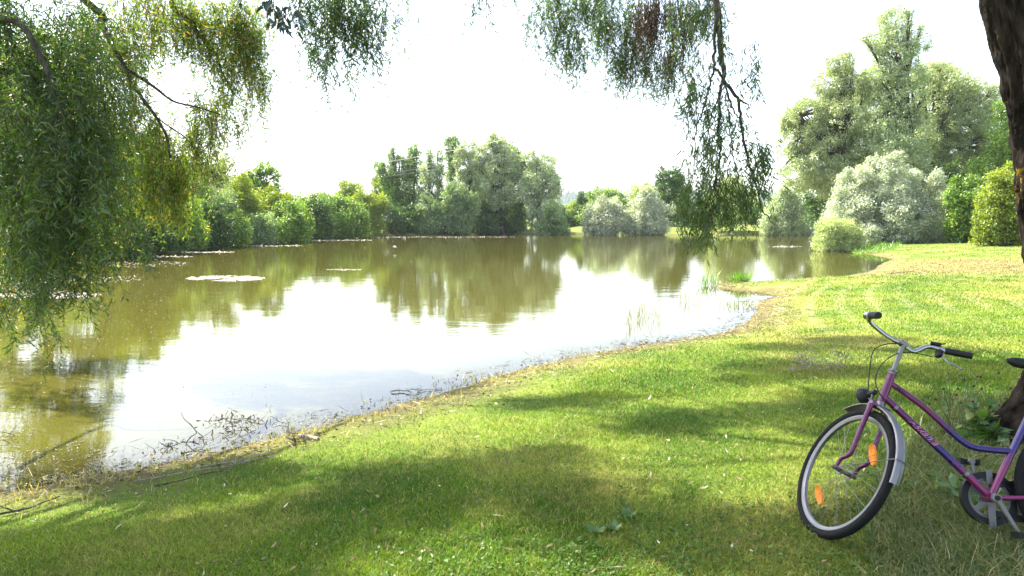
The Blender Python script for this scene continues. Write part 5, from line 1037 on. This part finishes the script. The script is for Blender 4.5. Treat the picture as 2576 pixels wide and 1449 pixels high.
# --------------------------------------------------------- driftwood at the shore
def wood(name, label, cat, paths, mat=M_DRIFT, group=None, leaves=0, twigs=0, gg=None, leafmat=None, lscale=.05):
    gg = gg or g; mb = MB(); allp = []
    for pts, r0, r1 in paths:
        q = smooth_line(pts, 5); q[1:-1] += gg.normal(0, r0 * .25, q[1:-1].shape); mb.tube(q, np.linspace(r0, r1, len(q)), 7); allp.append(q)
    B = allp[0][0].copy(); 
    Q = np.concatenate(allp)
    for k in range(twigs):
        p = Q[gg.integers(len(Q))]; e = p + gg.normal(0, 1, 3) * np.array([.10, .10, .04]) + np.array([0, 0, .02]); mb.tube(smooth_line([p, (p + e) / 2 + gg.normal(0, .02, 3), e], 3), np.linspace(.004, .0015, 7), 4)
        Q = np.r_[Q, [e, (p + e) / 2]]
    mb.V = [v - B for v in mb.V]; o = mb.build(name, mat); o.location = B; tag(o, label, cat, group)
    if leaves:
        P = Q[gg.integers(len(Q), size=leaves)] + gg.normal(0, .03, (leaves, 3)); d = unit(rdir(leaves, gg) + np.array([0, 0, -.8])); L_ = lscale * gg.uniform(.6, 1.4, leaves)
        Vv, Ff = lance(P - B, d, perp(d, gg), L_, L_ * .22, gg.uniform(-1, 1, leaves)); np_mesh('dead_leaf', Vv, Ff, leafmat or M_DEADLEAF, o)['kind'] = 'stuff'
    return o
def gp(px, py, dz=0.0): p = on_ground(np.array([px]), np.array([py]))[0]; return np.array([p[0], p[1], max(gz(p[0], p[1]), 0) + dz])
GD = 'dead branches along the near shore'
D1 = 6.7
wood('fallen_branch', 'arched bare branch lying half in the water by the dead leafy twigs', 'branch', [([gp(800, 1108, .01), at(770, 1092, 6.35), at(742, 1086, 6.4), at(700, 1083, 6.5), at(672, 1087, 6.6), at(640, 1100, 6.6)], .016, .007), ([gp(800, 1108, .01), gp(765, 1104, .03), at(730, 1098, 6.4), gp(700, 1099, .0)], .018, .008)], group=GD, twigs=8)
wood('fallen_branch', 'brushy fallen branch with withered leaves hanging over the water edge', 'branch', [([gp(740, 1110, .02), at(690, 1098, 6.5), at(640, 1082, 6.55), at(600, 1079, 6.6), at(560, 1086, 6.6), at(500, 1074, 6.7)], .010, .003), ([at(640, 1088, 6.5), at(600, 1080, 6.6), at(570, 1074, 6.7), at(540, 1054, 6.7)], .006, .002), ([at(660, 1088, 6.5), at(620, 1096, 6.4), at(570, 1110, 6.3)], .006, .003), ([at(600, 1085, 6.6), at(568, 1062, 6.7), at(534, 1042, 6.8)], .004, .0015), ([at(668, 1090, 6.6), at(672, 1072, 6.6), at(700, 1060, 6.6)], .003, .001)], M_TWIG, GD, 560, 110)
wood('bare_twig', 'tall thin forked twig standing out of the water', 'twig', [([at(460, 1132, 6.0), at(470, 1112, 6.0), at(482, 1098, 6.0), at(494, 1088, 6.0), at(478, 1068, 6.0), at(462, 1052, 6.0), at(456, 1038, 6.0)], .005, .002), ([at(494, 1088, 6.0), at(486, 1074, 6.0), at(476, 1064, 6.0)], .003, .001), ([at(462, 1130, 6.0), at(452, 1118, 6.0), at(438, 1108, 6.0), at(410, 1106, 6.0)], .0045, .002)], M_TWIG, GD)
wood('bare_twig', 'crooked twig poking from the water at the far left', 'twig', [([gp(30, 1120), at(22, 1105, 6.2), at(34, 1080, 6.2), at(60, 1052, 6.3)], .004, .0015)], M_TWIG, GD, twigs=4)
wood('bare_twig', 'thin curved twig rising from the bright shallows', 'twig', [([at(672, 1062, 7.3), at(668, 1040, 7.3), at(655, 1022, 7.3)], .004, .002)], M_TWIG, GD, 14, 3)
wood('fallen_branch', 'small tangle of withered grass and twigs left of the brushy branch', 'branch', [([gp(470, 1150, .02), at(480, 1128, 6.0), at(520, 1125, 6.05), at(548, 1140, 6.0)], .006, .002), ([gp(455, 1145, .02), at(466, 1125, 6.0), at(500, 1118, 6.0)], .004, .002)], M_TWIG, GD, 130, 26)
wood('drift_root', 'dark curled piece of root at the waterline', 'root', [([gp(352, 1172, .0), at(350, 1158, 5.9), at(356, 1150, 5.9), at(372, 1152, 5.85), at(392, 1160, 5.8), gp(400, 1168)], .012, .006)], M_TWIG, GD, 60, 22)
for pts, r0, lab in [([(500, 1183), (560, 1171), (620, 1163), (690, 1154)], .013, 'long pale driftwood stick lying along the grass edge'), ([(340, 1215), (420, 1203), (500, 1188), (590, 1178)], .011, 'grey driftwood stick left of the longest one'), ([(0, 1300), (60, 1288), (90, 1278), (150, 1255)], .013, 'weathered stick on the dark bank at the far left'),
                    ([(560, 1178), (610, 1168), (650, 1150), (700, 1140)], .008, 'thin bent stick above the long pale one'), ([(390, 1228), (470, 1210), (520, 1196), (560, 1190)], .007, 'dark thin stick on the trodden mud'), ([(985, 988), (1010, 986), (1035, 990)], .014, 'short floating board end at the middle of the shore'), ([(1050, 990), (1070, 983), (1105, 985), (1130, 1000)], .006, 'thin arching twig by the floating board end'),
                    ([(1440, 1449), (1500, 1437), (1560, 1433)], .005, 'thin twig in the grass at the bottom of the view'), ([(2240, 690), (2300, 684), (2330, 690)], .03, 'pale stick on the brown sandy patch')]:
    wood('driftwood_stick', lab, 'stick', [([gp(x, y, r0 * .5 + .012) for x, y in pts], r0 * .6, r0 * .3)], M_DRIFT if 'dark' not in lab else M_TWIG, GD, 0, 4)
# dry weed stalks lying on the lawn
wood('dried_weed', 'withered grey weed stalk lying on the shaded lawn', 'weed', [([gp(1985, 938, .03), gp(2030, 935, .07), gp(2080, 933, .06), gp(2125, 936, .05)], .004, .003), ([gp(2030, 935, .06), gp(2020, 925, .09), gp(2015, 916, .12)], .003, .002), ([gp(2085, 934, .06), gp(2100, 925, .10), gp(2112, 918, .13)], .003, .002)], M_DRIFT, None, 120, 22, leafmat=leaf_mat('grey_withered_leaf', (.12, .105, .11), (.25, .22, .22), (.36, .32, .3), 9, .2, .05, .2), lscale=.055)
# cut log and pile of branches on the right lawn
lgm = MB(); pA = gp(2358, 606, .14); pB = gp(2418, 597, .12); lg = np.linspace(pA, pB, 14); lg[1:-1] += g.normal(0, .015, (12, 3)); lgm.V = []; lgm.tube(lg - pA, np.linspace(.22, .16, 14) * (1 + g.normal(0, .04, 14)), 16)
lo = lgm.build('cut_log', M_BARKNEAR); lo.location = pA; tag(lo, 'cut log with an orange sawn end lying by the big silver bush', 'log')
ce = MB(); dl = unit(pA - pB); ce.lathe(dl * .004, dl, [(0, 0), (0, .205), (.012, .195), (.012, 0)], 20); ce.build('sawn_end', pbr('sawn_wood', (.55, .20, .08), .8, vary=.25, scale=8), lo)
pile = []
for k in range(26):
    a_ = gp(2475 + g.uniform(0, 26), 582 + g.uniform(-2, 3), .05 + abs(g.normal(0, .25))); pile.append(([a_, a_ + np.array([g.uniform(.6, 1.6) * g.choice([-1, 1]) * .5, g.uniform(-.5, .5), g.uniform(-.1, .35)]), a_ + np.array([g.uniform(1, 2) * g.choice([-1, 1]) * .6, g.uniform(-.6, .6), g.uniform(-.3, .4)])], g.uniform(.02, .05), .01))
wood('branch_pile', 'reddish brown pile of cut branches under the yellow green shrub', 'brush pile', pile, bark_mat('red_brown_wood', (.14, .07, .045), (.30, .17, .12), 8))

# --------------------------------------------------------- weeds by the trunk
def weed(name, label, base, stems, nleaf, hgt, mat, seeds=True, lsz=.05):
    B = np.array([base[0], base[1], gz(*base)]); o = empty(name, B, label, 'plant', 'weeds beside the old willow'); mb = MB(); sd2 = MB(); LP = []; LD = []
    for k in range(stems):
        a_ = g.uniform(0, 6.28); ln = g.uniform(.1, .5) * hgt; h = hgt * g.uniform(.5, 1.1); s0 = g.normal(0, .05, 3) * [1, 1, 0]
        q = smooth_line([s0, s0 + [ln * .3 * math.cos(a_), ln * .3 * math.sin(a_), h * .5], s0 + [ln * math.cos(a_), ln * math.sin(a_), h]], 6); mb.tube(q, np.linspace(.0032, .0012, len(q)), 5, cap=False)
        if seeds: c = q[-1]; sd2.lathe(c, (0, 0, 1), [(-.009, 0), (-.006, .008), (.003, .009), (.009, .004), (.010, 0)], 8)
        for _ in range(nleaf): i_ = g.integers(1, int(len(q) * .8)); LP.append(q[i_]); LD.append(unit(g.normal(0, 1, 3) * [1, 1, .4]))
    mb.build('stem', pbr('weed_stalk', (.10, .09, .04), .8), o)
    if seeds: sd2.build('seed_head', M_DEADLEAF, o)['kind'] = 'stuff'
    LP = np.array(LP); LD = np.array(LD); n_ = len(LP); s = unit(np.cross(LD, unit(np.array([0, 0, 1.]) + rdir(n_, g) * .6))); L_ = lsz * g.uniform(.5, 1.3, n_)
    Vv, Ff = lance(LP, LD, s, L_, L_ * .75, g.uniform(-.5, .3, n_)); np_mesh('leaf', Vv, Ff, mat, o)['kind'] = 'stuff'
M_WEED2 = leaf_mat('weed_leaf', (.045, .12, .02), (.09, .19, .035), (.2, .26, .05), 6, .4, .06, .1)
weed('wild_plant', 'leafy weed with round seed heads rising left of the trunk foot', tuple(gp(2455, 1120)[:2]), 11, 12, .46, M_WEED2, lsz=.07)
weed('wild_plant', 'dense low green weed at the trunk foot', tuple(gp(2490, 1135)[:2]), 12, 16, .22, M_WEED2, False, .08)
weed('wild_plant', 'sparse dry weed with thin stalks behind the top tube', tuple(gp(2390, 1100)[:2]), 9, 3, .5, M_WEED2, True, .05)
weed('wild_plant', 'weedy tuft behind the crank and chain case', tuple(gp(2440, 1290)[:2]), 14, 8, .22, M_WEED2, False, .07)
weed('wild_plant', 'low leafy weed under the down tube', tuple(gp(2370, 1250)[:2]), 12, 7, .16, M_WEED2, False, .06)
# plantain rosettes in the lawn
for i, (x, y, lab) in enumerate([(1500, 1345, 'broad leaved plantain in the shaded lawn, the leftmost one'), (1545, 1338, 'broad leaved plantain right of the leftmost one'), (1580, 1305, 'pale round leaved plantain farther back in the shade')]):
    p = gp(x, y, .01); n_ = 7; a_ = np.linspace(0, 6.28, n_, endpoint=False) + g.uniform(0, .5, n_); d = unit(np.stack([np.cos(a_), np.sin(a_), np.full(n_, .35)], -1)); s = unit(np.cross(d, [0, 0, 1.])); L_ = g.uniform(.04, .075, n_)
    Vv, Ff = lance(np.zeros((n_, 3)), d, s, L_, L_ * .6, np.full(n_, -.25)); o = np_mesh('plantain', Vv, Ff, M_WEED2); o.location = p; tag(o, lab, 'plant', 'plantains in the lawn')

# --------------------------------------------------------- power lines, lamp post, church, house, boat
M_WIRE = pbr('aluminium_wire', (.2, .2, .2), .6, .3)
WL = [('lowest overhead wire', [(700, 476), (960, 446), (1283, 397), (1700, 315), (2106, 222), (2511, 132), (2700, 84)]), ('second lowest overhead wire', [(700, 471), (960, 439), (1283, 386), (1700, 300), (2096, 205), (2506, 107), (2700, 56)]),
      ('middle overhead wire', [(700, 458), (960, 423), (1283, 362), (1700, 255), (2171, 135), (2481, 50), (2700, -15)]), ('second highest overhead wire', [(700, 446), (960, 410), (1283, 348), (1700, 228), (2176, 95), (2476, 12), (2700, -55)]), ('highest overhead wire', [(1283, 340), (1700, 215), (2166, 85), (2461, 0), (2700, -75)])]
for lab, pts in WL:
    P = []
    for x, y in pts: k = (x - CX) / F / (math.cos(PIT) + (CY - y) / F * math.sin(PIT)); D = 82 / (1 + .72 * k); P.append(at(x, y, D))
    q = smooth_line(P, 6); mb = MB(); mb.tube(q - q[0], .028, 5); o = mb.build('power_line', M_WIRE); o.location = q[0]; tag(o, lab + ' crossing in front of the tall trees', 'power line', 'overhead power lines')
p = at(773, 498, 250); mb = MB(); h = p[2]; mb.tube([(0, 0, 0), (0, 0, h * .5), (0, 0, h)], [.12, .1, .07], 8); lpo = empty('street_lamp', (p[0], p[1], 0), 'slim street lamp showing above the left bank shrubs', 'street lamp'); mb.build('pole', M_STEEL, lpo)
mb = MB(); mb.tube([(0, 0, h), (.35, 0, h + .06), (.7, 0, h + .05)], .045, 6); mb.box((.85, 0, h + .04), (.75, .25, .1), taper=.8); mb.build('lamp_head', M_STEEL, lpo)
p = at(751.5, 521, 900); hz = p[2]; ch = empty('church_tower', (p[0], p[1], 0), 'distant white church tower with a blue onion dome', 'church tower')
mb = MB(); mb.box((0, 0, hz / 2 - 1), (3.0, 3.0, hz - 2)); mb.box((0, 0, hz - 2.4), (3.4, 3.4, .5)); mb.build('tower', pbr('white_render', (.75, .74, .72), .8), ch, smooth=False)
mb = MB(); mb.lathe((0, 0, hz - 2.1), (0, 0, 1), [(0, 1.3), (.5, 1.9), (1.3, 2.0), (2.1, 1.4), (2.7, .5), (3.3, .3), (4.6, .06), (5.2, 0)], 16); mb.build('dome', pbr('blue_copper', (.07, .14, .32), .5), ch)
p = at(2044, 545, 98); hb_ = empty('house', (p[0], p[1], gz(p[0], p[1])), 'white house glimpsed through the dark trees left of the big silver bush', 'house')
mb = MB(); mb.box((0, 0, 1.9), (7, 8, 3.8)); mb.build('wall', pbr('house_render', (.7, .7, .7), .8), hb_, smooth=False)
mb = MB(); mb.plate([(-3.9, -4.4, 3.7), (3.9, -4.4, 3.7), (0, -4.4, 5.9)], (0, 1, 0), .1); mb.add([(-4.1, -4.5, 3.6), (0, -4.5, 6.0), (0, 4.5, 6.0), (-4.1, 4.5, 3.6), (4.1, -4.5, 3.6), (4.1, 4.5, 3.6)], [(0, 1, 2, 3), (1, 4, 5, 2)]); mb.build('roof', pbr('roof_tiles', (.30, .30, .33), .7), hb_, smooth=False)
M_GL = pbr('dark_glass', (.03, .035, .04), .1)
for x_ in (-1.4, 1.4): mb = MB(); mb.box((x_, -4.03, 2.0), (1.1, .08, 1.2)); mb.build('window', M_GL, hb_, smooth=False)
p = on_ground(np.array([1918.]), np.array([571.5]))[0]; n1 = 16; tb = np.linspace(-1, 1, n1); V_ = []
for t_ in tb:
    w_ = .55 * (1 - abs(t_) ** 2.6) + .02; a_ = np.linspace(0, np.pi, 9); V_.append(np.stack([np.full(9, t_ * 1.9), w_ * np.cos(a_), .02 + .34 * (1 - .3 * t_ * t_) * np.sin(a_) ** .8], -1))
i_, j_ = np.meshgrid(np.arange(n1 - 1), np.arange(8), indexing='ij'); mb = MB(); mb.add(np.concatenate(V_), np.stack([i_ * 9 + j_, i_ * 9 + j_ + 1, (i_ + 1) * 9 + j_ + 1, (i_ + 1) * 9 + j_], -1).reshape(-1, 4)); mb.tube([(-1.9, 0, .24), (0, 0, .36), (1.9, 0, .24)], .03, 6)
o = mb.build('upturned_boat', pbr('white_gelcoat', (.8, .8, .8), .4)); o.location = (p[0], p[1], gz(p[0], p[1])); tag(o, 'small low white upturned boat on the far lawn', 'boat')
# two small birds low over the pond
for (x, y, dd, lab) in [(993, 622, 45, 'small pale bird flying low over the middle of the pond')]:
    p = at(x, y, dd); mb = MB(); mb.tube([(-.12, 0, 0), (-.05, 0, .01), (.04, 0, .012), (.11, 0, .01), (.15, 0, 0)], [.006, .028, .034, .022, .003], 8)
    o = mb.build('bird', pbr('pale_feathers', (.6, .58, .55), .8)); o.location = p; tag(o, lab, 'bird')
    for s in (1, -1): w_ = MB(); w_.plate([(.06, 0, .02), (-.05, 0, .02), (-.08, s * .16, .10), (-.10, s * .30, .06), (-.02, s * .2, .11)], (0, 0, 1), .006); w_.build('wing', o.data.materials[0], o, smooth=False)

# --------------------------------------------------------- air
HZ = True
if HZ:
    V_ = np.array([(x, y, z) for z in (-2.5, 105) for y in (-400, 2350) for x in (-2600, 2600)], float)
    F_ = np.array([(0, 2, 3, 1), (4, 5, 7, 6), (0, 1, 5, 4), (2, 6, 7, 3), (0, 4, 6, 2), (1, 3, 7, 5)])
    m, n, l, out = new_mat('haze_air'); v = n.new('ShaderNodeVolumePrincipled'); v.inputs['Color'].default_value = (.82, .9, 1, 1); v.inputs['Density'].default_value = .00016; v.inputs['Anisotropy'].default_value = .3
    l.new(v.outputs[0], out.inputs['Volume']); tag(np_mesh('haze', V_, F_, m), 'thin summer haze in the distance', 'haze', kind='stuff')
